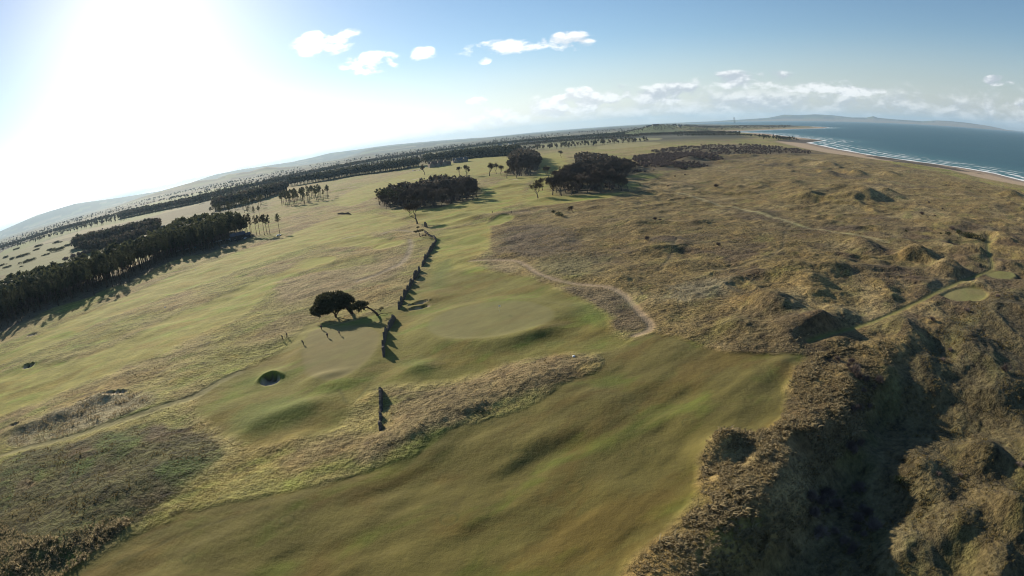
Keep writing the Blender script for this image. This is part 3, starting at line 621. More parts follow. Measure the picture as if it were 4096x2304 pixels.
def paint():
    x, y, r = GX, GY, GR
    n0 = fbm(x, y, 3.2, 2, 0.5, 71) * 0.7 + fbm(x, y, 11, 2, 0.5, 73) * 0.9
    C = np.empty((x.size, 3)); A = np.zeros((x.size, 3))
    A[:, 0] = 0.75; A[:, 1] = 0.8

    def lay(k, colr, grain, green, soft=0.6, amt=1.0, jit=0.7, rs=0.0035):
        k = np.asarray(k)
        wdt = soft + rs * r
        f = np.clip(sstep(k + n0 * jit, -wdt, wdt), 0, 1) * amt
        C[:] = C + (np.array(colr) - C) * f[:, None]
        A[:, 0] += (grain - A[:, 0]) * f; A[:, 1] += (green - A[:, 1]) * f
        return f

    # semi-rough everywhere first, slowly changing between straw and green
    t = sstep(fbm(x, y, 55, 3, 0.55, 75), -0.35, 0.4)[:, None]
    C[:] = np.array([0.240, 0.192, 0.074]) * (1 - t) + np.array([0.190, 0.185, 0.044]) * t
    t2 = sstep(fbm(x, y, 23, 2, 0.5, 77), 0.1, 0.6)[:, None] * 0.6
    C[:] = C + (np.array([0.175, 0.120, 0.058]) - C) * t2
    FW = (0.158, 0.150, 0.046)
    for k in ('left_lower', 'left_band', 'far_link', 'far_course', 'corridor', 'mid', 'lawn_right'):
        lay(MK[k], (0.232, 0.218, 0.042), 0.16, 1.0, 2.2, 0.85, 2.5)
    lay(MK['left_field'], (0.100, 0.132, 0.034), 0.1, 0.6, 3)
    lay(MK['paddock'], (0.125, 0.145, 0.042), 0.1, 0.6, 3)
    lay(MK['gorse_links'], (0.120, 0.128, 0.048), 0.2, 0.8, 3)
    lay(MK['gullane_field'], (0.185, 0.180, 0.075), 0.1, 0.5, 3)
    lay(MK['gullane_strip'], (0.230, 0.205, 0.080), 0.1, 0.2, 2)
    for k in ('straw_a', 'straw_c'):
        lay(MK[k], (0.235, 0.180, 0.088), 0.75, 0.4, 2.5, 0.9, 2)
    lay(MK['straw_b'], (0.250, 0.215, 0.130), 1.0, 0.3, 2.0, 0.85, 2)
    # dunes
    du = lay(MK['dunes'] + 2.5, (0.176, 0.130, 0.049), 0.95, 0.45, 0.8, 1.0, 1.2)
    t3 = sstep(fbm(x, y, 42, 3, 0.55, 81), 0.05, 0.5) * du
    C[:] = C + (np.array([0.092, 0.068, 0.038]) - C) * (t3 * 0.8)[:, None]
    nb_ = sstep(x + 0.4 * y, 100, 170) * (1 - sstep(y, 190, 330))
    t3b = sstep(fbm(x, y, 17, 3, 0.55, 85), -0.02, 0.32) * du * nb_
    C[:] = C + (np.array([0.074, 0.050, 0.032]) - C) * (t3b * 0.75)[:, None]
    t4 = sstep(fbm(x, y, 30, 3, 0.5, 83), 0.18, 0.6) * du
    C[:] = C + (np.array([0.245, 0.192, 0.090]) - C) * (t4 * 0.7)[:, None]
    # the low ground in front: darker, greener
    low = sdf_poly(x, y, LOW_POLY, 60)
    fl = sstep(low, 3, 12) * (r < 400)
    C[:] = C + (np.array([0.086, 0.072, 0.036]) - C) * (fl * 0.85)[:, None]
    lay(MK['dark_scrub'], (0.105, 0.078, 0.048), 1.0, 0.2, 4, 0.8, 4)
    lay(MK['tuss_green'], (0.175, 0.155, 0.066), 1.0, 0.5, 5, 0.7, 4)
    lay(MK['grey_moss'], (0.185, 0.170, 0.110), 0.7, 0.2, 5, 0.6, 4)
    lay(MK['scrub_triangle'], (0.130, 0.098, 0.055), 1.0, 0.3, 0.8, 0.9)
    # play surfaces
    lay(MK['apron'], (0.156, 0.142, 0.032), 0.16, 1.0, 1.6, 1.0, 1.4)
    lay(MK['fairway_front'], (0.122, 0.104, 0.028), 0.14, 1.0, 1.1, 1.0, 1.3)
    for k, c_ in (('green_a', (0.180, 0.165, 0.060)), ('green_b', (0.175, 0.150, 0.058)), ('green_c', (0.215, 0.215, 0.032)), ('green_d', (0.215, 0.215, 0.032)),
                  ('green_e', (0.185, 0.195, 0.032)), ('green_f', (0.185, 0.200, 0.032)), ('tee_a', (0.175, 0.160, 0.058)), ('tee_b', (0.165, 0.165, 0.050))):
        lay(MK[k], c_, 0.03, 0.35, 0.5, 0.9, 0.15)
    for k in ('lush_a', 'lush_b', 'lush_c', 'lush_d', 'lush_e'):
        lay(MK[k], (0.100, 0.128, 0.022), 0.2, 0.5, 2.2, 0.7, 1.6)
    for (rx_, ry_, rr_) in RINGS:
        lay(0.16 - np.abs(np.hypot(x - rx_, y - ry_) - rr_), (0.070, 0.078, 0.020), 0.1, 0.2, 0.12, 0.55, 0.08, 0.0008)
    lay(MK['tongue'], (0.170, 0.128, 0.060), 0.9, 0.5, 1.6, 0.9, 2.0)
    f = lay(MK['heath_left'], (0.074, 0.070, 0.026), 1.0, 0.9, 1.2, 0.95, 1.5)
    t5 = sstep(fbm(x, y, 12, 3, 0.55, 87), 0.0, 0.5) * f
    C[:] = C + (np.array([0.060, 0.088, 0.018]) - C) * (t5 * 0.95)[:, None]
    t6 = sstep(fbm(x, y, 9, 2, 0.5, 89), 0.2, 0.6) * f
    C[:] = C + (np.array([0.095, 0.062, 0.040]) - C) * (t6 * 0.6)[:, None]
    # tracks
    for k, c_, g_ in (('dirt_path', (0.300, 0.225, 0.140), 0.25), ('left_track', (0.185, 0.165, 0.068), 0.08), ('mown_path', (0.120, 0.122, 0.032), 0.1), ('mow_line', (0.070, 0.066, 0.02), 0.1), ('mow_line_b', (0.075, 0.075, 0.02), 0.1),
                      ('cart_a', (0.235, 0.190, 0.120), 0.3), ('cart_b', (0.235, 0.190, 0.120), 0.3), ('trail_a', (0.270, 0.235, 0.115), 0.2),
                      ('trail_b', (0.110, 0.105, 0.040), 0.4), ('trail_c', (0.120, 0.095, 0.045), 0.4), ('trail_d', (0.110, 0.085, 0.042), 0.4),
                      ('road_pines', (0.150, 0.128, 0.105), 0.3), ('access', (0.33, 0.31, 0.28), 0.1)):
        ln, hw = LP[k]
        d = hw - dist_line(x, y, ln, 12)
        lay(d, c_, g_, 0.2, 0.35, 0.9, 0.35)
    # forest floor under the pines
    fp = np.array(PINE_EDGE + PINE_BACK[::-1])
    lay(sdf_poly(x, y, fp, 20), (0.115, 0.088, 0.060), 0.7, 0.3, 4, 0.85, 3)
    for wpoly in (COPSE, BIGWOOD, BELT):
        lay(sdf_poly(x, y, smooth_poly(wpoly, 1), 20), (0.085, 0.066, 0.046), 0.8, 0.2, 5, 0.8, 4)
    # bunker sand
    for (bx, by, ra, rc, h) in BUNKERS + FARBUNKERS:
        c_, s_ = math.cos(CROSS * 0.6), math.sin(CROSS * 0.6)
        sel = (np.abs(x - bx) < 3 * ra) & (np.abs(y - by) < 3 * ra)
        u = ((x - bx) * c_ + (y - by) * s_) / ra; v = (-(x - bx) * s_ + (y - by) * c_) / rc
        lay(np.where(sel, (1.02 - np.hypot(u, v)) * rc, -9.0), (0.050, 0.044, 0.028), 0.05, 0.0, 0.12, 1.0, 0.1, 0.001)  # near-black sod face, its colour also painting in the pit's shade
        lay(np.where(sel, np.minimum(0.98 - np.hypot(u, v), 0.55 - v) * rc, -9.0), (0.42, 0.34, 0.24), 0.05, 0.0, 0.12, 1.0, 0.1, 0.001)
    # coast
    ds = -sdf_poly(x, y, SEA_POLY, 600)
    sand = np.minimum(ds + 14, 90 - ds)
    f = lay(np.where((ds < 400) & (r < 6500), sand, -50), (0.36, 0.265, 0.175), 0.03, 0.0, 3, 1.0, 3)
    wet = sstep(-ds, -42, -16) * f
    C[:] = C + (np.array([0.175, 0.140, 0.115]) - C) * (wet * 0.8)[:, None]
    for q_ in (DARKDUNE, SCRUBMASS):
        lay(sdf_poly(x, y, smooth_poly(q_, 1), 30), (0.075, 0.055, 0.036), 1.0, 0.2, 8, 0.8, 9)
    # dark rock ledges
    rk = np.maximum(np.maximum(26 - np.hypot((x - 655) / 1.0, (y - 660) / 3.2), 20 - np.hypot((x - 690) / 1.2, (y - 770) / 2.6)),
                    np.maximum(70 - np.hypot((x - 930) / 1.5, (y - 1420) / 1.3), 45 - np.hypot(x - 985, (y - 1490) / 1.2)))
    lay(rk + 8 + 22 * fbm(x, y, 40, 3, 0.55, 91), (0.055, 0.046, 0.038), 0.9, 0.0, 3, 0.95, 2)
    # far country: hedged fields, stubble, plough and woods
    left_ = sstep(-np.degrees(np.arctan2(x, y)), 22, 30)
    far = np.maximum(sstep(r, 1250, 1900), sstep(r, 620, 900) * left_ * 0.8) * (1 - sstep(-ds, -260, -160))
    rng = np.random.default_rng(5)
    sel = np.where(r > 600)[0]
    wx = x[sel] + 60 * vn(x[sel], y[sel], 300, 95); wy = y[sel] + 60 * vn(x[sel], y[sel], 300, 96)
    s = 330 * np.maximum(1, r[sel] / 4000) ** 0.6
    best = np.full(sel.size, 1e18); cid = np.zeros(sel.size)
    cx, cy = np.floor(wx / 420), np.floor(wy / 300)
    for i in (-1, 0, 1):
        for j in (-1, 0, 1):
            px = (cx + i + 0.5 + 0.42 * _hash(cx + i, cy + j, 5)) * 420
            py = (cy + j + 0.5 + 0.42 * _hash(cx + i, cy + j, 6)) * 300
            d = np.abs(wx - px) * 0.8 + np.abs(wy - py)
            b_ = d < best
            best = np.where(b_, d, best); cid = np.where(b_, _hash(cx + i, cy + j, 7), cid)
    pal = np.array([(0.085, 0.110, 0.04), (0.100, 0.088, 0.05), (0.026, 0.030, 0.020), (0.034, 0.038, 0.024), (0.030, 0.032, 0.02), (0.028, 0.030, 0.022), (0.060, 0.062, 0.04), (0.15, 0.14, 0.08), (0.03, 0.033, 0.022)])
    fc = pal[np.clip(((cid + 1) / 2 * len(pal)).astype(int), 0, len(pal) - 1)]
    dune_far = sstep(MK['dunes'], -5, 10)[sel]
    mw = np.clip(sstep(MK['gullane_field'], -2, 2) + sstep(MK['gullane_strip'], -2, 2) + sstep(MK['left_field'], -3, 3) + sstep(MK['gorse_links'], -3, 3) + sstep(MK['far_course'], -3, 3) + sstep(MK['paddock'], -3, 3), 0, 1)[sel]
    ff = (far[sel] * (1 - dune_far) * (1 - mw))[:, None]
    C[sel] = C[sel] + (fc - C[sel]) * ff
    A[sel, 0] *= (1 - ff[:, 0] * 0.8)
    fa = sstep(r, 350, 1200)
    A[:, 0] *= 1 - 0.35 * fa
    A[:, 2] = fa
    return C, A, ds, du


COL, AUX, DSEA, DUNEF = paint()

# analytic normals for the whole sheet so that its pieces meet without a seam
Pg = np.stack([GX, GY, GZ], 1).reshape(NR, NA, 3)
da = np.roll(Pg, -1, 1) - np.roll(Pg, 1, 1)
dr = np.empty_like(Pg); dr[1:-1] = Pg[2:] - Pg[:-2]; dr[0] = Pg[1] - Pg[0]; dr[-1] = Pg[-1] - Pg[-2]
NRM = np.cross(da, dr); NRM /= np.linalg.norm(NRM, axis=2, keepdims=True) + 1e-12
NRM[NRM[..., 2] < 0] *= -1
NRM = NRM.reshape(-1, 3)
I, J = np.meshgrid(np.arange(NR - 1), np.arange(NA), indexing='ij')
Q = np.stack([I * NA + J, I * NA + (J + 1) % NA, (I + 1) * NA + (J + 1) % NA, (I + 1) * NA + J], -1).reshape(-1, 4)


def fmean(v):
    return v[Q].mean(1)


def sheet(name, faces, zoff=None, mat=GROUND, kind='structure', label=None, cat=None, extra=None):
    f = Q[faces]
    ids, inv = np.unique(f, return_inverse=True)
    inv = inv.reshape(-1, 4)
    me = bpy.data.meshes.new(name)
    co = np.stack([GX[ids], GY[ids], GZ[ids] if zoff is None else zoff[ids]], 1).astype(np.float32)
    me.vertices.add(len(ids)); me.vertices.foreach_set('co', co.ravel())
    me.loops.add(inv.size); me.loops.foreach_set('vertex_index', inv.ravel().astype(np.int32))
    me.polygons.add(len(inv))
    me.polygons.foreach_set('loop_start', np.arange(0, inv.size, 4, dtype=np.int32))
    me.polygons.foreach_set('use_smooth', np.ones(len(inv), bool))
    me.update(calc_edges=True)
    c = me.attributes.new('col', 'FLOAT_COLOR', 'POINT')
    c.data.foreach_set('color', np.concatenate([COL[ids], np.ones((len(ids), 1))], 1).astype(np.float32).ravel())
    a_ = me.attributes.new('aux', 'FLOAT_VECTOR', 'POINT')
    a_.data.foreach_set('vector', (AUX if extra is None else extra)[ids].astype(np.float32).ravel())
    if zoff is None:
        me.normals_split_custom_set_from_vertices(NRM[ids].astype(np.float32).tolist())
    me.materials.append(mat)
    o = bpy.data.objects.new(name, me)
    col0.objects.link(o)
    o['kind'] = kind
    if label:
        o['label'] = label; o['category'] = cat
    return o


owner = np.zeros(len(Q), int)          # 0 = open ground
names = ['ground']


def claim(name, fm, cond=None):
    names.append(name)
    k = fm > 0
    if cond is not None:
        k &= cond
    owner[k] = len(names) - 1


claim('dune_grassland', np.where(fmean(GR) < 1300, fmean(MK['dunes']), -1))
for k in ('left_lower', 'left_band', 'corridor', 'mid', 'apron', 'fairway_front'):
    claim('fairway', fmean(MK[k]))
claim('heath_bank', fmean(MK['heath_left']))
claim('rough_tongue', fmean(MK['tongue']))
for k in ('green_a', 'green_b', 'green_c', 'green_d', 'green_e', 'green_f'):
    claim('putting_green', fmean(MK[k]))
for k in ('tee_a', 'tee_b'):
    claim('teeing_ground', fmean(MK[k]))
claim('dirt_path', fmean(LP['dirt_path'][1] - dist_line(GX, GY, LP['dirt_path'][0], 12)))
claim('mown_path', fmean(LP['mown_path'][1] - dist_line(GX, GY, LP['mown_path'][0], 12)))
claim('grass_track', fmean(LP['left_track'][1] - dist_line(GX, GY, LP['left_track'][0], 12)))
fds = fmean(DSEA)
claim('beach', np.minimum(fds + 14, 90 - fds), fmean(GR) < 3500)
for (bx, by, ra, rc, h) in BUNKERS:
    c_, s_ = math.cos(CROSS * 0.6), math.sin(CROSS * 0.6)
    sel = (np.abs(GX - bx) < 3 * ra) & (np.abs(GY - by) < 3 * ra)
    u = ((GX - bx) * c_ + (GY - by) * s_) / ra; v = (-(GX - bx) * s_ + (GY - by) * c_) / rc
    claim('sand_bunker', fmean(np.where(sel, 0.95 - np.hypot(u, v), -1.0)))
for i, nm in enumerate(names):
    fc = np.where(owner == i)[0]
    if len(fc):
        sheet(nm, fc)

# ------------------------------------------------------------------ the sea
def sea_material():
    m, n, b = new_mat('sea_water')
    ax = n.t.nodes.new('ShaderNodeAttribute'); ax.attribute_name = 'aux'
    shore = n.sep(ax.outputs['Vector'])[0]             # metres out from the water's edge
    g = n.t.nodes.new('ShaderNodeNewGeometry'); P = g.outputs['Position']
    rot = n.comb(n.math('ADD', n.math('MULTIPLY', n.sep(P)[0], 0.8), n.math('MULTIPLY', n.sep(P)[1], 0.6)),
                 n.math('ADD', n.math('MULTIPLY', n.sep(P)[0], -0.6), n.math('MULTIPLY', n.sep(P)[1], 0.8)), 0.0)
    st = n.vmath('MULTIPLY', rot, (1.0, 0.28, 1.0))
    big = n.noise(st, 0.010, 3, 0.5)
    deep = n.mix(n.mapr(big, 0.3, 0.7), (0.008, 0.054, 0.066), (0.010, 0.070, 0.080))
    shal = n.mapr(shore, 0, 260)
    colr = n.mix(shal, (0.045, 0.130, 0.130), deep)
    # breaking surf in a few ragged lines along the beach
    wob = n.math('ADD', shore, n.math('MULTIPLY', n.math('SUBTRACT', n.noise(P, 0.018, 4, 0.6), 0.5), 44.0))
    lines = n.math('SINE', n.math('MULTIPLY', wob, 0.21))
    fz = n.math('ADD', n.math('MULTIPLY', lines, 0.5), n.math('MULTIPLY', n.math('SUBTRACT', n.noise(st, 0.06, 4, 0.7), 0.5), 2.6))
    zone = n.math('SUBTRACT', 1.0, n.mapr(shore, 55, 140))
    edge = n.math('SUBTRACT', 1.0, n.mapr(wob, 2, 14))
    surf = n.math('MAXIMUM', n.math('MULTIPLY', n.mapr(fz, 0.25, 0.6), zone), n.math('MULTIPLY', edge, 0.9))
    # whitecaps
    cap = n.mapr(n.noise(st, 0.10, 4, 0.7), 0.655, 0.72)
    foam = n.math('MAXIMUM', surf, n.math('MULTIPLY', cap, 0.6), clamp=True)
    colr = n.mix(foam, colr, (0.85, 0.86, 0.86))
    n.t.links.new(colr, b.inputs['Base Color'])
    n.t.links.new(n.mapr(foam, 0, 1, 0.34, 0.9), b.inputs['Roughness'])
    b.inputs['Specular IOR Level'].default_value = 0.22
    b.inputs['IOR'].default_value = 1.33
    bn = n.t.nodes.new('ShaderNodeBump'); bn.inputs['Distance'].default_value = 1.6; bn.inputs['Strength'].default_value = 0.55
    n.t.links.new(n.math('ADD', n.noise(st, 0.09, 4, 0.6), n.math('MULTIPLY', n.noise(P, 0.5, 2), 0.2)), bn.inputs['Height'])
    n.t.links.new(bn.outputs[0], b.inputs['Normal'])
    return m


seaf = np.where((fds < 60) & (fmean(GR) > 300) & (fmean(GZ) < -10.2))[0]
ex = np.zeros((GX.size, 3)); ex[:, 0] = -DSEA
sea = sheet('sea', seaf, zoff=np.full(GX.size, -12.0), mat=sea_material(), extra=ex)

# ------------------------------------------------------------------ object helpers
rnd = random.Random(11)


def mesh_from(name, V, F, mat, smooth=False, mi=None, mats=None):
    me = bpy.data.meshes.new(name)
    me.from_pydata([tuple(v) for v in V], [], [tuple(f) for f in F])
    if smooth:
        me.polygons.foreach_set('use_smooth', np.ones(len(me.polygons), bool))
    for m_ in (mats or [mat]):
        me.materials.append(m_)
    if mi is not None:
        me.polygons.foreach_set('material_index', np.asarray(mi, np.int32))
    me.update()
    return me


def link(name, data, parent=None, loc=None, rot=0.0, scale=None):
    o = bpy.data.objects.new(name, data)
    col0.objects.link(o)
    if parent is not None:
        o.parent = parent
    if loc is not None:
        o.location = loc
    if rot:
        o.rotation_euler = (0, 0, rot)
    if scale is not None:
        o.scale = scale if hasattr(scale, '__len__') else (scale,) * 3
    return o


def tag(o, label, cat, group=None):
    o['label'] = label; o['category'] = cat
    if group:
        o['group'] = group
    return o


class MB:
    """collects vertices and faces"""
    def __init__(s):
        s.V = []; s.F = []; s.M = []

    def add(s, V, F, m=0):
        b_ = len(s.V)
        s.V += [tuple(v) for v in V]
        s.F += [tuple(i + b_ for i in f) for f in F]
        s.M += [m] * len(F)

    def tube(s, pts, rad, n=6, cap=True, m=0):
        b_ = len(s.V)
        pts = [Vector(p) for p in pts]
        for i, p in enumerate(pts):
            d = (pts[min(i + 1, len(pts) - 1)] - pts[max(i - 1, 0)])
            d = d.normalized() if d.length > 1e-9 else Vector((0, 0, 1))
            u = d.cross(Vector((0.31, 0.95, 0.05)));
            if u.length < 1e-3:
                u = d.cross(Vector((1, 0, 0)))
            u.normalize(); v = d.cross(u)
            for k in range(n):
                t = 2 * math.pi * k / n
                s.V.append(tuple(p + (u * math.cos(t) + v * math.sin(t)) * rad[i]))
        for i in range(len(pts) - 1):
            for k in range(n):
                a_ = b_ + i * n + k; c_ = b_ + i * n + (k + 1) % n
                s.F.append((a_, c_, c_ + n, a_ + n)); s.M.append(m)
        if cap:
            s.F.append(tuple(b_ + k for k in range(n))[::-1]); s.M.append(m)
            s.F.append(tuple(b_ + (len(pts) - 1) * n + k for k in range(n))); s.M.append(m)

    def box(s, x0, x1, y0, y1, z0, z1, m=0):
        s.add([(x0, y0, z0), (x1, y0, z0), (x1, y1, z0), (x0, y1, z0), (x0, y0, z1), (x1, y0, z1), (x1, y1, z1), (x0, y1, z1)],
              [(3, 2, 1, 0), (4, 5, 6, 7), (0, 1, 5, 4), (1, 2, 6, 5), (2, 3, 7, 6), (3, 0, 4, 7)], m)

    def mesh(s, name, mat, smooth=False, mats=None):
        return mesh_from(name, s.V, s.F, mat, smooth, s.M if mats else None, mats)


BARK = simple('pine_bark', (0.075, 0.050, 0.036), 0.9, 0.1, 0.35, 2.0, rnd=0.2)
NEEDLE = simple('pine_needles', (0.056, 0.060, 0.030), 0.8, 0.25, 0.45, 0.9, rnd=0.25)
NEEDLE2 = simple('old_pine_needles', (0.052, 0.054, 0.026), 0.8, 0.25, 0.45, 1.1)
TWIG = simple('bare_twigs', (0.115, 0.088, 0.070), 0.9, 0.1, 0.3, 0.6, rnd=0.2)
BARKG = simple('grey_bark', (0.130, 0.105, 0.085), 0.9, 0.1, 0.3, 1.5, rnd=0.15)
GORSE_M = simple('gorse_leaves', (0.034, 0.044, 0.018), 0.8, 0.2, 0.45, 1.2, rnd=0.2)
THORN_M = simple('bare_thorn_twigs', (0.150, 0.118, 0.108), 0.9, 0.1, 0.35, 1.2, rnd=0.3)
FARM = simple('far_wood_foliage', (0.052, 0.056, 0.036), 0.9, 0.1, 0.4, 0.08)
FARB = simple('far_wood_bare', (0.085, 0.072, 0.058), 0.9, 0.1, 0.35, 0.08)


for m_, tr_ in ((NEEDLE, .35), (NEEDLE2, .3), (GORSE_M, .3), (FARM, .3), (TWIG, .2), (FARB, .25), (THORN_M, .2)):
    # thin needles and twigs let some of the low sun through
    q_ = m_.node_tree; b_ = [n for n in q_.nodes if n.type == 'BSDF_PRINCIPLED'][0]; o_ = [n for n in q_.nodes if n.type == 'OUTPUT_MATERIAL'][0]
    tl = q_.nodes.new('ShaderNodeBsdfTranslucent'); mx_ = q_.nodes.new('ShaderNodeMixShader'); mx_.inputs[0].default_value = tr_
    q_.links.new(b_.inputs['Base Color'].links[0].from_socket, tl.inputs[0])
    q_.links.new(b_.outputs[0], mx_.inputs[1]); q_.links.new(tl.outputs[0], mx_.inputs[2]); q_.links.new(mx_.outputs[0], o_.inputs[0])


def rdir(R, zmin=-1.0):
    while True:
        v = Vector((R.gauss(0, 1), R.gauss(0, 1), R.gauss(0, 1)))
        if v.length > 1e-3:
            v.normalize()
            if v.z >= zmin:
                return v


def tuft_faces(mb, c, size, n, R, up=0.25, m=0):
    """a spray of small pointed leaves or needle bundles"""
    for _ in range(n):
        d = rdir(R); d.z += up; d.normalize()
        p = Vector(c) + rdir(R) * size * R.uniform(0.1, 0.75)
        s_ = d.cross(rdir(R))
        if s_.length < 1e-3:
            continue
        s_.normalize()
        L = size * R.uniform(0.55, 1.1); W = size * R.uniform(0.22, 0.42)
        q = p + d * L
        mb.add([p - s_ * W * 0.5, p + s_ * W * 0.5, q + s_ * W * 0.22, q - s_ * W * 0.22], [(0, 1, 2, 3)], m)


def make_pine(seed, h=14.0, crown0=0.50, width=2.5, lump=26):
    R = random.Random(seed)
    tr = MB(); cr = MB()
    bx, by = R.uniform(-.5, .5), R.uniform(-.5, .5)
    pts = [(bx * t * t, by * t * t, h * t - 0.4) for t in (0, .15, .35, .55, .75, .93)]
    tr.tube(pts, [h * .015, h * .0125, h * .0105, h * .0085, h * .006, .03], 7)
    for k in range(lump):
        t = crown0 + (1 - crown0) * (k + R.random()) / lump
        q = (t - crown0) / (1 - crown0)
        w_ = width * (0.55 + 0.9 * q * (1 - q) * 2 - 0.55 * q * q) * R.uniform(0.65, 1.15)
        a_ = R.uniform(0, 2 * math.pi)
        c0 = Vector((bx * t * t, by * t * t, h * t * 0.985))
        c1 = c0 + Vector((math.cos(a_) * w_, math.sin(a_) * w_, R.uniform(-.1, .55)))
        tr.tube([c0, c0.lerp(c1, .5) + Vector((0, 0, .12)), c1], [.07, .05, .02], 4)
        for f_ in (0.45, 0.75, 1.0):
            tuft_faces(cr, c0.lerp(c1, f_), 0.72 * (0.7 + 0.5 * f_) * width / 2.5, 9, R)
    tuft_faces(cr, (bx, by, h * .99), .6, 14, R)
    # dead lower snags
    for k in range(5):
        t = R.uniform(.25, crown0); a_ = R.uniform(0, 6.28)
        c0 = Vector((bx * t * t, by * t * t, h * t))
        tr.tube([c0, c0 + Vector((math.cos(a_), math.sin(a_), .15)) * R.uniform(.6, 1.3)], [.04, .012], 3)
    return tr.mesh('pine_trunk', BARK, True), cr.mesh('pine_crown', NEEDLE)


def make_bare(seed, h=15.0, spread=0.62, fork=0.22, dense=1.0, bark=None):
    """winter broadleaf: limbs as tapered tubes, twigs as fine prisms"""
    R = random.Random(seed)
    tr = MB(); cr = MB()

    def grow(p, d, L, r, lvl):
        n = 3 if lvl < 3 else 2
        pts = [Vector(p)]; dd = Vector(d)
        for k in range(n):
            dd = (dd + rdir(R) * 0.16 + Vector((0, 0, 0.05))).normalized()
            pts.append(pts[-1] + dd * L / n)
        rads = [r * (1 - 0.38 * k / n) for k in range(n + 1)]
        if lvl <= 3:
            tr.tube(pts, rads, 6 if lvl < 2 else 4, cap=False)
        else:
            cr.tube(pts, rads, 3, cap=False)
        if lvl >= 6:
            return
        nb = 3 if lvl in (0, 1) else (3 if R.random() < .45 * dense + .2 else 2)
        for k in range(nb + (1 if lvl in (2, 3, 4, 5) else 0)):
            t = R.uniform(0.55, 1.0) if k else 1.0
            i = min(int(t * n), n - 1); f_ = t * n - i
            q = pts[i].lerp(pts[i + 1], f_)
            side = rdir(R, -0.25)
            side = (side - dd * side.dot(dd))
            if side.length < 1e-3:
                continue
            side.normalize()
            nd = (dd * (1 - spread * R.uniform(.6, 1.1)) + side * spread * R.uniform(.7, 1.3) + Vector((0, 0, .10))).normalized()
            grow(q, nd, L * R.uniform(.62, .86), max(rads[-1] * R.uniform(.55, .8), 0.036), lvl + 1)

    grow((0, 0, -.3), (R.uniform(-.1, .1), R.uniform(-.1, .1), 1), h * fork + .3, h * 0.022, 0)
    zt = max(v[2] for v in cr.V)
    k = h / zt
    tr.V = [(v[0] * k, v[1] * k, v[2] * k if v[2] > 0 else v[2]) for v in tr.V]
    cr.V = [(v[0] * k, v[1] * k, v[2] * k) for v in cr.V]
    return tr.mesh('bare_trunk', bark or BARKG, True), cr.mesh('bare_crown', TWIG)


def make_shrub(seed, mat, n=150, twig=False, flat=0.75):
    """unit-radius bush standing on z = 0"""
    R = random.Random(seed)
    mb = MB(); st = MB()
    lobes = [(R.uniform(-.55, .55), R.uniform(-.55, .55), R.uniform(.3, .62) * flat, R.uniform(.35, .55)) for _ in range(9)]
    for (x_, y_, z_, s_) in lobes:
        st.tube([(x_ * .3, y_ * .3, -.15), (x_ * .8, y_ * .8, z_ * .6), (x_, y_, z_ + s_ * .4)], [.05, .03, .01], 4)
        for _ in range(n // 9):
            d = rdir(R, -.5)
            p = Vector((x_, y_, z_)) + d * s_ * R.uniform(.55, 1.0)
            if twig:
                q = p + (d + Vector((0, 0, .5)) + rdir(R) * .4).normalized() * R.uniform(.14, .3)
                mb.tube([p - d * .2, q], [.016, .008], 3, cap=False)
            else:
                tuft_faces(mb, p, .17, 3, R, .4)
    return st.mesh('shrub_stems', BARKG, True), mb.mesh('shrub_leaves', mat)


PINES = [make_pine(100 + i, 14.0, 0.57 + 0.05 * (i % 3), 1.85 + 0.2 * (i % 4), 24 + 3 * (i % 3)) for i in range(6)]
BARES = [make_bare(200 + i, 15.0, 0.50 + 0.05 * (i % 3), 0.20 + 0.03 * (i % 3)) for i in range(6)]
UPRIGHT = [make_bare(300 + i, 15.0, 0.36, 0.16) for i in range(3)]
SHR_G = [make_shrub(400 + i, GORSE_M, 160) for i in range(4)]
SHR_T = [make_shrub(420 + i, THORN_M, 330, True) for i in range(4)]


def tree(name, proto, x, y, h, h0, label, cat='tree', group=None, wid=1.0, z=None):
    e_ = link(name, None, None, (x, y, hz(x, y) if z is None else z), rnd.uniform(0, 6.28), (h / h0 * wid, h / h0 * wid, h / h0))
    e_.empty_display_size = 0.5
    tag(e_, label, cat, group)
    link('trunk', proto[0], e_); link('crown', proto[1], e_)
    return e_


def inside(px, py, poly):
    return sdf_poly(np.asarray(px, float), np.asarray(py, float), poly, 1e4)


def scatter(poly, spacing, seed, pad=0.0):
    """jittered grid of points inside a polygon"""
    R = np.random.default_rng(seed)
    p = np.asarray(poly, float)
    lo, hi = p.min(0), p.max(0)
    X, Y = np.meshgrid(np.arange(lo[0], hi[0], spacing), np.arange(lo[1], hi[1], spacing))
    X = X.ravel() + R.uniform(-.42, .42, X.size) * spacing; Y = Y.ravel() + R.uniform(-.42, .42, Y.size) * spacing
    d = inside(X, Y, p)
    k = d > pad
    return np.stack([X[k], Y[k]], 1), d[k]


far_trees = []           # (x, y, height, needle?) collected for the far woods

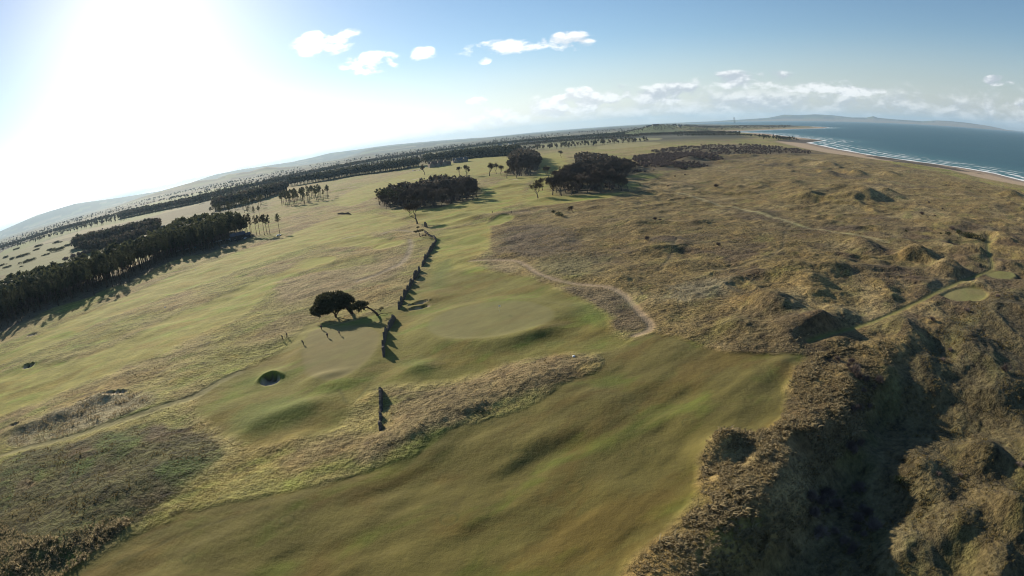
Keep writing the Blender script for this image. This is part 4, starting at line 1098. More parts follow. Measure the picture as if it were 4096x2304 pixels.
# --- the pine plantation along the left
PP = np.array(PINE_EDGE + PINE_BACK[::-1])
pts, dd_ = scatter(PP, 5.6, 21)
edge = np.asarray(PINE_EDGE)
de = dist_line(pts[:, 0], pts[:, 1], edge, 500)
rd = dist_line(pts[:, 0], pts[:, 1], LP['road_pines'][0], 100)
keep = (rd > 4) & ((de > 14) | (np.random.default_rng(4).random(len(pts)) < np.where(de > 8, .40, .16)))
hutp = np.array(HUT).mean(0)
keep &= np.hypot(pts[:, 0] - hutp[0], pts[:, 1] - hutp[1]) > 11
pts = pts[keep]; de = de[keep]
order = np.argsort(de + 0.06 * np.hypot(pts[:, 0], pts[:, 1]))
zz = hzs(pts)
for n_, i in enumerate(order):
    x_, y_ = pts[i]
    hh_ = rnd.choice((15.5, 18, 19.5, 20.5)) + rnd.uniform(-1.5, 1.8)
    if n_ < 215:
        along = ('at the left picture edge', 'left of its middle', 'at its middle', 'towards the pavilion')[int(np.searchsorted((225, 275, 330), y_))]
        deep = ('in the open front row', 'just behind the front row', 'deep in the rows')[int(np.searchsorted((9, 17), de[i]))]
        lab = 'bare-trunked pine %s of the left plantation, %s' % (deep, along)
        tree('plantation_pine', PINES[rnd.randrange(6)], x_, y_, hh_, 14, lab, 'tree', 'plantation pines ' + deep + ', ' + along, rnd.uniform(.72, 1.15), zz[i])
    else:
        far_trees.append((x_, y_, hh_, 1, zz[i]))
for n_, (x_, y_) in enumerate(PINE_SINGLE):
    if n_ == 5:
        tree('lone_pine', PINES[1], x_, y_, 17, 14, 'lone pine standing apart at the right end of the plantation', 'tree')
    elif n_ >= 12:
        tree('tall_pine', PINES[n_ % 6], x_, y_, 15, 14, 'thin tall pine on the grass behind the right end of the plantation', 'tree', 'thin pines behind the plantation end', .85)
    elif n_ < 5:
        tree('edge_pine', PINES[n_ % 6], x_, y_, 17.5, 14, 'pine in the thin row at the right end of the plantation', 'tree', 'row of pines at the plantation end')
    else:
        tree('edge_pine', PINES[n_ % 6], x_, y_, 18.5, 14, 'pine with a long bare trunk along the near edge of the plantation', 'tree', 'pines along the plantation edge')

# --- clumps of pines out on the course
for poly, lab, grp, sp in ((CLUMP, 'pine in the rounded clump behind the left plantation', 'pines of the rounded clump', 14.5),
                           (CLUMP2, 'pine in the narrow belt joining the plantation to the rounded clump', 'pines of the narrow belt', 21),
                           (COPSE_PINES, 'dark pine at the left end of the central copse', 'pines of the central copse', 12)):
    p_, _ = scatter(smooth_poly(poly, 1), sp, 31)
    z_ = hzs(p_)
    for (x_, y_), zz_ in zip(p_, z_):
        tree('clump_pine', PINES[rnd.randrange(6)], x_, y_, rnd.uniform(14.5, 17.5), 14, lab, 'tree', grp, 1.3, zz_)

# --- winter woods
cnt = 0
for poly, lab, grp, sp, hr, cap_ in ((COPSE, 'bare winter tree in the copse in the middle of the course', 'trees of the central copse', 10.5, (10, 15), 75),
                               (BIGWOOD, 'bare winter tree in the large dark wood beside the dunes', 'trees of the large wood', 10.5, (12, 16), 160),
                               (BELT, 'tall bare tree in the narrow belt left of the large wood', 'trees of the tall belt', 12.0, (16, 20), 45)):
    p_, d_ = scatter(smooth_poly(poly, 1), sp, 41)
    z_ = hzs(p_)
    o_ = np.argsort(np.hypot(p_[:, 0], p_[:, 1]))
    for n_, i in enumerate(o_):
        hgt_ = rnd.uniform(*hr) * 1.25 * (0.72 + 0.28 * min(d_[i] / 14, 1))
        if poly is BIGWOOD:
            hgt_ *= 1.0 - 0.40 * min(max((p_[i, 0] - 70) / 110, 0), 1)
        if n_ < cap_:
            dq = np.hypot(*p_[i]); part_ = ('near edge', 'middle', 'far side')[int(np.searchsorted(np.quantile(np.hypot(p_[o_[:cap_], 0], p_[o_[:cap_], 1]), (.33, .66)), dq))]
            side_ = 'left' if math.atan2(p_[i, 0], p_[i, 1]) < np.median(np.arctan2(p_[:, 0], p_[:, 1])) else 'right'
            tree('winter_tree', BARES[rnd.randrange(6)] if poly is not BELT else UPRIGHT[rnd.randrange(3)], p_[i, 0], p_[i, 1], hgt_, 15, '%s, %s half, %s' % (lab, side_, part_), 'tree', '%s, %s %s' % (grp, side_, part_), rnd.uniform(.95, 1.25), z_[i])
        else:
            far_trees.append((p_[i, 0], p_[i, 1], hgt_, 0, z_[i]))
    # understorey of thorn
    p_, d_ = scatter(smooth_poly(poly, 1), sp * 1.25, 43, 9)
    for (x_, y_), zz_ in zip(p_, hzs(p_)):
        far_trees.append((x_, y_, rnd.uniform(2.5, 5), 2, zz_))
LAB = ['large spreading bare tree beside the end of the ruined wall', 'rounded bare tree standing alone left of the large wood', 'small round-headed thorn tree alone on the dune edge',
       'spreading bare tree at the right end of the central copse', 'thick fan-shaped bare tree in the row behind the copse', 'slim bare tree just right of the fan-shaped one', 'narrow bare tree second from the right in the far row',
       'narrow bare tree at the right end of the far row', 'slender bare tree behind the copse, left of a pair', 'many-stemmed bare tree behind the top of the copse', 'bare tree in front of the red-roofed clubhouse',
       'small bare tree at the left corner of the large wood', 'forked bare tree at the near corner of the large wood', 'bare tree at the near edge of the large wood', 'bare tree at the foot of the tall belt',
       'pale upright tree rising behind the copse on the left', 'pale upright tree rising behind the copse, right of its neighbour', 'small bare tree alone beyond the tall belt', 'thin bare tree between the tall belt and the large wood']
UPI = {4, 9, 15, 16, 8, 10}
for n_, ((x_, y_, h_), lab) in enumerate(zip(BARE_SINGLE, LAB)):
    big = n_ in (0, 1, 3)
    tree('bare_tree', UPRIGHT[n_ % 3] if n_ in UPI else BARES[n_ % 6], x_, y_, h_, 15, lab, 'tree', None, 1.25 if big else (1.3 if n_ in (2, 4) else 1.0))

# --- far belts, each tree built, kept as one mass
R2 = np.random.default_rng(8)
for bi, (ln, depth, h_) in enumerate(BELTS):
    ln = np.asarray(ln)
    seg = np.hypot(*(ln[1:] - ln[:-1]).T); tot = seg.sum()
    dmean = np.hypot(*ln.mean(0))
    sp = max(5.5, dmean / 220)
    for row in range(int(depth / (sp * 1.25)) + 1):
        n_ = int(tot / sp)
        for k in range(n_):
            t = (k + R2.uniform(0, 1)) / n_ * tot
            i = min(int(np.searchsorted(np.cumsum(seg), t)), len(seg) - 1)
            f_ = (t - (np.cumsum(seg)[i] - seg[i])) / seg[i]
            q = ln[i] + (ln[i + 1] - ln[i]) * f_
            away = q / np.hypot(*q)
            q = q + away * (row * sp * 1.25 + R2.uniform(-.5, .5) * sp)
            gap = vn(np.array([q[0]]), np.array([q[1]]), 160, 97)[0]
            if gap < -0.75:
                continue
            far_trees.append((q[0], q[1], h_ * 1.15 * R2.uniform(.75, 1.15), 1 if (bi in (0, 2, 8) or R2.random() < .45) else 0, None))
# wooded headland, dark plantation on the point, village gardens
for (poly_, n_, hh_, kind_) in (('head', 1500, 8, 0), ('point', 420, 8, 1)):
    for k in range(n_):
        if poly_ == 'head':
            a_ = R2.uniform(12.2, 31); r0 = np.interp(a_, [13, 22, 28, 32, 35], [3100, 3500, 4100, 4700, 5100]) + R2.normal(-40, 190)
            x_, y_ = r0 * math.sin(math.radians(a_)), r0 * math.cos(math.radians(a_))
        else:
            q = np.asarray(DARKHEAD); i = R2.integers(0, len(q) - 1); f_ = R2.random()
            x_, y_ = q[i] + (q[i + 1] - q[i]) * f_ + R2.normal(0, 28, 2)
        far_trees.append((x_, y_, hh_ * R2.uniform(.7, 1.2), kind_ if R2.random() < .8 else 1 - kind_, None))
for k in range(3600):       # scrub on the dunes right of the wood
    q = np.asarray(SCRUBMASS if k % 3 else DARKDUNE); lo, hi = q.min(0), q.max(0)
    x_, y_ = R2.uniform(lo, hi)
    if inside([x_], [y_], q)[0] > 0 and vn(np.array([x_]), np.array([y_]), 45, 98)[0] > -.45:
        far_trees.append((x_, y_, R2.uniform(2.0, 4.2), 2, None))
for k in range(9000):      # hedgerow trees and small woods over the country towards the hills
    a_ = math.radians(R2.uniform(-58, 16)); r0 = 1500 * math.exp(R2.uniform(0, 1.5))
    x_, y_ = r0 * math.sin(a_), r0 * math.cos(a_)
    ux, uy = x_ * .3, y_ * 1.0
    if vn(np.array([ux]), np.array([uy]), 240, 99)[0] + .3 * vn(np.array([ux]), np.array([uy]), 90, 100)[0] > .30:
        far_trees.append((x_, y_, R2.uniform(7, 13) * (1 + r0 / 8000), 1 if R2.random() < .35 else 0, None))
hx = np.asarray(HEDGE)
for k in range(120):
    i = R2.integers(0, len(hx) - 1); x_, y_ = hx[i] + (hx[i + 1] - hx[i]) * R2.random() + R2.normal(0, 3, 2)
    far_trees.append((x_, y_, R2.uniform(2.5, 5), 2, None))

pu_, pd_ = scatter(PP, 9.0, 77, 16)
de2 = dist_line(pu_[:, 0], pu_[:, 1], edge, 500)
for (x_, y_), d_ in zip(pu_, de2):
    if d_ > 42:
        far_trees.append((x_, y_, R2.uniform(3.5, 7.5), 2, None))

ft = np.array([(a_[0], a_[1], a_[2], a_[3], np.nan if a_[4] is None else a_[4]) for a_ in far_trees])
ds_ = -sdf_poly(ft[:, 0], ft[:, 1], SEA_POLY, 600)
ft = ft[ds_ > 15]
nanz = np.isnan(ft[:, 4])
ft[nanz, 4] = hzs(ft[nanz, :2])


def far_mass(name, rows, leaf, mat, label, cat):
    """many small crowns, each with its own trunk, joined as one far wood"""
    R = np.random.default_rng(len(rows))
    Vs = []; Fs = []; nv = 0
    for (x_, y_, h_, k_, z_) in rows:
        w_ = h_ * (0.20 if k_ == 1 else 0.30 if k_ == 0 else 0.62) * R.uniform(.8, 1.25)
        c0 = z_ + h_ * (0.68 if k_ != 2 else .5); hh_ = h_ * (0.34 if k_ != 2 else .55)
        n = leaf
        d = R.normal(size=(n, 3)); d /= np.linalg.norm(d, axis=1, keepdims=True)
        c = np.array([x_, y_, c0]) + d * np.array([w_, w_, hh_]) * R.uniform(.45, 1.0, (n, 1))
        s = (0.25 if k_ != 2 else .3) * h_ * R.uniform(.5, 1.1, (n, 1)) * (0.85 if k_ == 0 else 1)
        u = R.normal(size=(n, 3)); u /= np.linalg.norm(u, axis=1, keepdims=True)
        v = np.cross(d + 0.4 * R.normal(size=(n, 3)), u); v /= np.linalg.norm(v, axis=1, keepdims=True) + 1e-9
        T = np.stack([c - u * s * .6 - v * s * .35, c + u * s * .6 - v * s * .35, c + v * s * .8], 1).reshape(-1, 3)
        Vs.append(T); Fs.append(np.arange(nv, nv + 3 * n).reshape(-1, 3)); nv += 3 * n
        rr_ = max(.16, h_ * .014)
        if k_ != 2:
            B = np.array([[x_ + rr_ * math.cos(t_), y_ + rr_ * math.sin(t_), zq] for zq in (z_ - .5, z_ + h_ * .75) for t_ in (0, 2.1, 4.2)])
            Vs.append(B)
            Fs.append(np.array([[0, 1, 4], [0, 4, 3], [1, 2, 5], [1, 5, 4], [2, 0, 3], [2, 3, 5]]) + nv); nv += 6
    V_ = np.concatenate(Vs).astype(np.float32); F_ = np.concatenate(Fs).astype(np.int32)
    me = bpy.data.meshes.new(name)
    me.vertices.add(len(V_)); me.vertices.foreach_set('co', V_.ravel())
    me.loops.add(F_.size); me.loops.foreach_set('vertex_index', F_.ravel())
    me.polygons.add(len(F_)); me.polygons.foreach_set('loop_start', np.arange(0, F_.size, 3, dtype=np.int32))
    me.update(calc_edges=True); me.materials.append(mat)
    o = link(name, me); o['kind'] = 'stuff'; o['label'] = label; o['category'] = cat
    return o


rr = np.hypot(ft[:, 0], ft[:, 1])
plant = (ft[:, 3] == 1) & (rr < 640) & (ft[:, 0] < -150)
far_mass('plantation_interior', ft[plant], 84, NEEDLE, 'close-packed pines deep inside the left plantation', 'pine wood')
far_mass('distant_pine_woods', ft[(ft[:, 3] == 1) & ~plant], 27, FARM, 'distant dark pine belts and woods across the country', 'woodland')
far_mass('distant_bare_woods', ft[(ft[:, 3] == 0)], 32, FARB, 'distant bare winter woods, belts and the wooded headland', 'woodland')
far_mass('thorn_scrub', ft[(ft[:, 3] == 2)], 60, THORN_M, 'low brown thorn scrub under the woods and on the far dunes', 'scrub')

# --- gorse and thorn bushes
for n_, (x_, y_, r0) in enumerate(GORSE):
    z_ = hz(x_, y_)
    R = random.Random(n_)
    e_ = link('gorse_thicket', None, None, (x_, y_, z_))
    tag(e_, 'low dark gorse thicket on the pale links beyond the plantation', 'bush', 'gorse thickets beyond the plantation')
    for k in range(7):
        t = R.uniform(-1, 1)
        s_ = r0 * R.uniform(.22, .42)
        o = link('foliage', SHR_G[k % 4][1], e_, (t * r0 * .8, R.uniform(-.25, .25) * r0, -.2), R.uniform(0, 6), (s_ * 1.3, s_, min(s_ * .8, 6.0)))


def bush(x_, y_, r0, kind, label, group=None, hs=1.0):
    pr = (SHR_G if kind == 'gorse' else SHR_T)[rnd.randrange(4)]
    e_ = link('gorse_bush' if kind == 'gorse' else 'thorn_bush', None, None, (x_, y_, hz(x_, y_) - .1), rnd.uniform(0, 6.28), (r0, r0, r0 * hs))
    tag(e_, label, 'bush', group)
    link('stem', pr[0], e_); link('foliage', pr[1], e_)
    return e_


SL = {0: 'wide dark bush beside the small round-headed thorn tree', 1: 'tall thin bush at the left of the dark pair by the thorn tree', 2: 'low dark bush at the right of the pair by the thorn tree',
      8: 'brown bush behind the dark gorse bank by the mown path', 9: 'round gorse at the left end of the dark bank', 10: 'tiny dark gorse just left of the gorse bank',
      11: 'largest brown thorn bush on the flat dune grass', 16: 'small dark bush alone on the dune grass left of the gorse bank', 17: 'dark thorn bush with a long shadow on the near dune slope', 18: 'round brown thorn bush on the dunes right of the wood'}
for n_, (x_, y_, r0, kind) in enumerate(SHRUBS):
    if 3 <= n_ <= 7:
        bush(x_, y_, r0, kind, 'dark green gorse bush in the thick bank beside the mown path', 'gorse bank by the mown path', .8)
    elif n_ in SL:
        bush(x_, y_, r0, kind, SL[n_], None, 1.1)
    else:
        bush(x_, y_, r0, kind, 'small brown thorn bush dotted over the dune grass', 'thorn bushes dotted over the dunes')
for (x_, y_, r0) in HSHRUBS:
    bush(x_, y_, r0, 'thorn', 'grey-purple leafless thorn bush in the shaded hollow below the fairway', 'thorn bushes in the shaded hollow', 1.25)
HL = ['round dark green gorse bush at the foot of the shaded mound', 'pale brown bush inside the mound\'s shadow', 'large purple-brown bush at the right above the low dunes']
for n_, (x_, y_, r0, k_) in enumerate(HGORSE):
    if n_ < 3:
        bush(x_, y_, r0, k_, HL[n_], None, 1.15)
    else:
        bush(x_, y_, r0, k_, 'brown thorn bush scattered over the rough ground at the right', 'thorn bushes at the right')

# ------------------------------------------------------------------ the two old pines by the green
def view_axes(x, y):
    """unit vectors to the right of, and towards, a viewer at the origin"""
    d = math.hypot(x, y)
    return Vector((y / d, -x / d, 0)), Vector((-x / d, -y / d, 0))


def old_pine(name, base, label, trunks, lobes, nper, seed, leaf=.55):
    x_, y_ = base
    rv, tv = view_axes(x_, y_)
    R = random.Random(seed)

    def W(p):
        return rv * p[0] + tv * p[1] + Vector((0, 0, p[2]))
    e_ = link(name, None, None, (x_, y_, hz(x_, y_) - .15))
    tag(e_, label, 'tree')
    tips = []
    for k, (pts, rad) in enumerate(trunks):
        t = MB()
        P_ = [W(p) for p in pts]
        # bend the limb with a few extra joints
        Q_ = []; Rr = []
        for i in range(len(P_) - 1):
            for f_ in (0, .33, .66):
                Q_.append(P_[i].lerp(P_[i + 1], f_) + rdir(R) * (.12 if f_ else 0))
                Rr.append(rad[i] + (rad[i + 1] - rad[i]) * f_)
        Q_.append(P_[-1]); Rr.append(rad[-1])
        t.tube(Q_, Rr, 8)
        link('trunk' if rad[0] > .25 else 'limb', t.mesh('limb', BARK, True), e_)
        tips.append(P_[-1])
    cr = MB(); br = MB()
    for (cx_, cy_, cz_, rx_, ry_, rz_, n_) in lobes:
        for _ in range(n_):
            d = rdir(R, -.35)
            f_ = R.uniform(.55, 1.0) ** .6
            p = W((cx_ + d.x * rx_ * f_, cy_ + d.y * ry_ * f_, cz_ + d.z * rz_ * f_))
            near_ = min(tips, key=lambda q: (q - p).length)
            if R.random() < .12:
                br.tube([near_, near_.lerp(p, .5) + Vector((0, 0, .25)), p], [.09, .06, .02], 4, cap=False)
            tuft_faces(cr, p, leaf * R.uniform(.8, 1.25), nper, R, .35)
    bo_ = link('branches', br.mesh('branches', BARK, True), e_); bo_['kind'] = 'stuff'
    link('crown', cr.mesh('old_crown', NEEDLE2), e_)
    return e_


op_ = old_pine('old_pine', BIGPINE, 'broad dark windswept pine with a domed crown beside the golfers',
         [([(1.9, 0, -.3), (1.2, .2, 1.6), (.2, 0, 3.4), (-1.0, 0, 5.0), (-2.2, 0, 6.2)], [.62, .52, .44, .36, .2]),
          ([(.2, 0, 3.4), (1.0, -.3, 4.8), (1.2, -.2, 6.0)], [.3, .2, .1]),
          ([(-3.2, .3, -.3), (-3.4, .3, 1.4), (-4.4, .3, 3.2), (-5.4, .2, 4.6)], [.32, .27, .2, .1]),
          ([(-3.3, .3, .5), (-2.4, .2, 1.8), (-1.6, .2, 2.6), (.2, .1, 3.2)], [.26, .2, .16, .1]),
          ([(-3.4, .3, 1.3), (-3.0, .9, 3.0), (-3.2, 1.0, 4.6)], [.2, .15, .08]),
          ([(-4.4, .3, 3.2), (-6.4, .2, 3.9), (-8.0, .2, 3.8)], [.16, .12, .05]),
          ([(-1.0, 0, 5.0), (-3.0, -1.0, 6.6), (-4.8, -1.2, 7.4)], [.24, .16, .08])],
         [(-4.6, 0, 5.7, 4.6, 5.2, 3.9, 360), (-8.0, .2, 3.9, 2.6, 3.4, 2.1, 140), (-1.4, 0, 6.0, 3.4, 4.6, 3.2, 220), (.9, 0, 5.0, 2.2, 2.8, 2.3, 100), (-4.0, 1.5, 3.9, 4.0, 3.0, 1.4, 110), (-7.2, 1.0, 3.0, 2.4, 2.6, 1.3, 70), (-1.0, 2.4, 4.2, 3.0, 2.2, 1.3, 60)], 24, 71, .64)
op_.scale = (1.18, 1.18, 0.97)
old_pine('leaning_pine', LEANPINE, 'thin leaning pine with a torn crown, right of the domed pine',
         [([(.4, 0, -.3), (0, 0, .9), (-1.0, 0, 2.2), (-2.0, .1, 3.2), (-3.6, .1, 3.9), (-5.2, .1, 4.5)], [.48, .42, .34, .28, .2, .1]),
          ([(-.2, 0, 1.0), (-1.1, -.4, 1.5), (-1.9, -.4, 1.3)], [.16, .1, .05]),
          ([(-1.0, 0, 2.2), (-.1, .5, 2.7), (.8, .7, 2.5), (1.4, .6, 1.6)], [.16, .12, .09, .04]),
          ([(.3, 0, .4), (1.9, .2, .7), (3.6, .1, .4), (5.4, 0, .45)], [.14, .1, .07, .03]),
          ([(-2.0, .1, 3.2), (-3.2, .8, 4.6), (-4.4, .6, 5.2)], [.18, .12, .06])],
         [(-5.6, 0, 4.9, 2.4, 2.2, 1.5, 90), (-7.6, .2, 4.2, 1.8, 1.8, 1.5, 60), (-3.7, 0, 4.9, 1.4, 1.6, 1.1, 30), (-5.0, 0, 3.2, 1.2, 1.2, .7, 16), (1.7, .3, 2.4, .7, .7, .5, 5)], 20, 73, .5)

# wind-bent flat-topped tree and its fallen limbs at the far end of the ruined wall
BT = WALLS[21][0]
btx, bty = BT[0] - 5.2, BT[1] - 2.0
old_pine('flat_topped_tree', (btx, bty), 'small wind-flattened tree like a table top near the far wall end',
         [([(0, 0, -.3), (-.1, 0, 1.6), (-.4, 0, 3.3)], [.26, .2, .14]), ([(-.4, 0, 3.3), (-2.6, 0, 3.5)], [.12, .05]), ([(-.4, 0, 3.3), (2.4, 0, 4.3)], [.12, .05]), ([(-.4, 0, 3.3), (-.9, 0, 5.0), (-.6, 0, 6.0)], [.1, .08, .04])],
         [(0, 0, 3.9, 3.6, 2.4, .55, 44), (-2.2, 0, 3.6, 1.8, 1.4, .4, 14), (-.5, 0, 6.1, .9, .9, .6, 12)], 16, 77, .45)
fl = MB()
R = random.Random(3)
rv, tv = view_axes(btx, bty)
for (cx_, cy_, rx_, ry_, a0, a1) in ((2.2, .6, 1.3, 1.6, .4, 5.4), (4.6, .4, 1.5, 2.0, 2.2, 7.4), (3.3, 1.2, 2.2, .8, 3.4, 6.0)):
    P_ = []
    for k in range(12):
        t = a0 + (a1 - a0) * k / 11
        P_.append(rv * (cx_ + rx_ * math.cos(t)) + tv * (cy_ + ry_ * math.sin(t)) + Vector((0, 0, .25 + .7 * abs(math.sin(t * 1.1)))))
    fl.tube(P_, [.22 - .012 * k for k in range(12)], 6)
fo = link('fallen_limbs', fl.mesh('fallen_limbs', BARK, True), None, (btx, bty, hz(btx, bty)))
tag(fo, 'coiled dead limbs lying on the grass below the flat-topped tree', 'dead wood')

# ------------------------------------------------------------------ ruined stone wall
def stone_material():
    m, n, b = new_mat('rubble_stone')
    tcn = n.t.nodes.new('ShaderNodeTexCoord')
    v = n.vor(n.vmath('MULTIPLY', tcn.outputs['Object'], (1, 1, 1.7)), 2.6, 'F1', 1)
    e_ = n.vor(n.vmath('MULTIPLY', tcn.outputs['Object'], (1, 1, 1.7)), 2.6, 'DISTANCE_TO_EDGE', 0)
    f = n.mapr(n.sep(v)[0], 0, 1, .7, 1.25, False)
    c = n.vmath('MULTIPLY', (0.098, 0.080, 0.066), n.comb(f, f, f))
    c = n.mix(n.mapr(e_, 0.0, .05), (0.07, 0.06, 0.05), c)
    n.t.links.new(c, b.inputs['Base Color']); b.inputs['Roughness'].default_value = .95
    bn = n.t.nodes.new('ShaderNodeBump'); bn.inputs['Distance'].default_value = .08
    n.t.links.new(n.mapr(e_, 0, .1), bn.inputs['Height']); n.t.links.new(bn.outputs[0], b.inputs['Normal'])
    return m


STONE = stone_material()
WL = ['tall ruined wall piece with a sharp peak between the two greens', 'middle ruined wall piece between the two greens, notched top', 'near ruined wall piece between the greens with spiked shadow', 'longest near wall stub on the rough below the greens', 'middle of the three near wall stubs', 'nearest wall stub of the three on the rough',
      'dark wall stump just above the long peaked wall piece', 'peaked wall stump beside the lower greenside bunker', 'peaked wall stump beside the upper greenside bunker', 'wall stump next above the bunker pair', 'jagged wall piece second above the bunkers', 'low wall remnant at the top of the jagged group',
      'thin pointed wall end at the gap in the wall', 'broad tall wall slab just below the gap', 'first wall stump beyond the gap', 'second wall stump beyond the gap', 'third small wall stump beyond the gap', 'broad jagged wall piece halfway along the far run', 'tall wall piece below the bend of the wall', 'wall piece at the bend by the fallen limbs',
      'low wall piece just past the bend', 'wall piece beside the fallen limbs', 'last low wall piece near the flat-topped tree', 'isolated dark wall fragment on the left fairway', 'rounded stone stump at the foot of the large bare tree']
for n_, ((a_, b_, hs_), lab) in enumerate(zip(WALLS, WL)):
    R = random.Random(500 + n_)
    A_ = Vector((*a_, 0)); B_ = Vector((*b_, 0)); L_ = max((B_ - A_).length, 2.2)
    d = (B_ - A_).normalized(); nrm = Vector((-d.y, d.x, 0))
    n = max(8, int(L_ / .28))
    V_ = []; F_ = []
    for i in range(n + 1):
        t = i / n
        hq = float(np.interp(t, np.linspace(0, 1, len(hs_)), hs_)) * 1.0
        hq = max(.3, hq + R.uniform(-.22, .22)) * min(1, .2 + 3.5 * min(t, 1 - t))
        p = A_ + d * L_ * t
        zb = hz(p.x, p.y) - .4
        p = p + nrm * R.uniform(-.05, .05)
        for s_ in (-1, 1):
            for k in range(5):
                th = .36 - .09 * k / 4 + R.uniform(-.06, .06)
                V_.append(p + nrm * s_ * th + Vector((0, 0, zb + (hq + .4) * k / 4 + (R.uniform(-.05, .05) if k else 0))))
    for i in range(n):
        o_ = i * 10; q_ = o_ + 10
        for k in range(4):
            F_.append((o_ + k, q_ + k, q_ + k + 1, o_ + k + 1)); F_.append((o_ + 5 + k + 1, q_ + 5 + k + 1, q_ + 5 + k, o_ + 5 + k))
        F_.append((o_ + 4, q_ + 4, q_ + 9, o_ + 9))
    for o_, fl_ in ((0, 1), (n * 10, -1)):
        for k in range(4):
            F_.append(((o_ + k, o_ + k + 1, o_ + 6 + k, o_ + 5 + k))[::fl_])
    o = link('ruined_wall', mesh_from('ruined_wall', V_, F_, STONE))
    tag(o, lab, 'wall', 'pieces of the ruined wall')

# ------------------------------------------------------------------ people
SKIN = simple('skin', (0.42, 0.26, 0.19), .6, .3, .05)
SHOE = simple('shoe_leather', (0.03, 0.03, 0.03), .6, .3, .1)
CAPM = simple('cap_cloth', (0.05, 0.05, 0.06), .9, .1, .1)


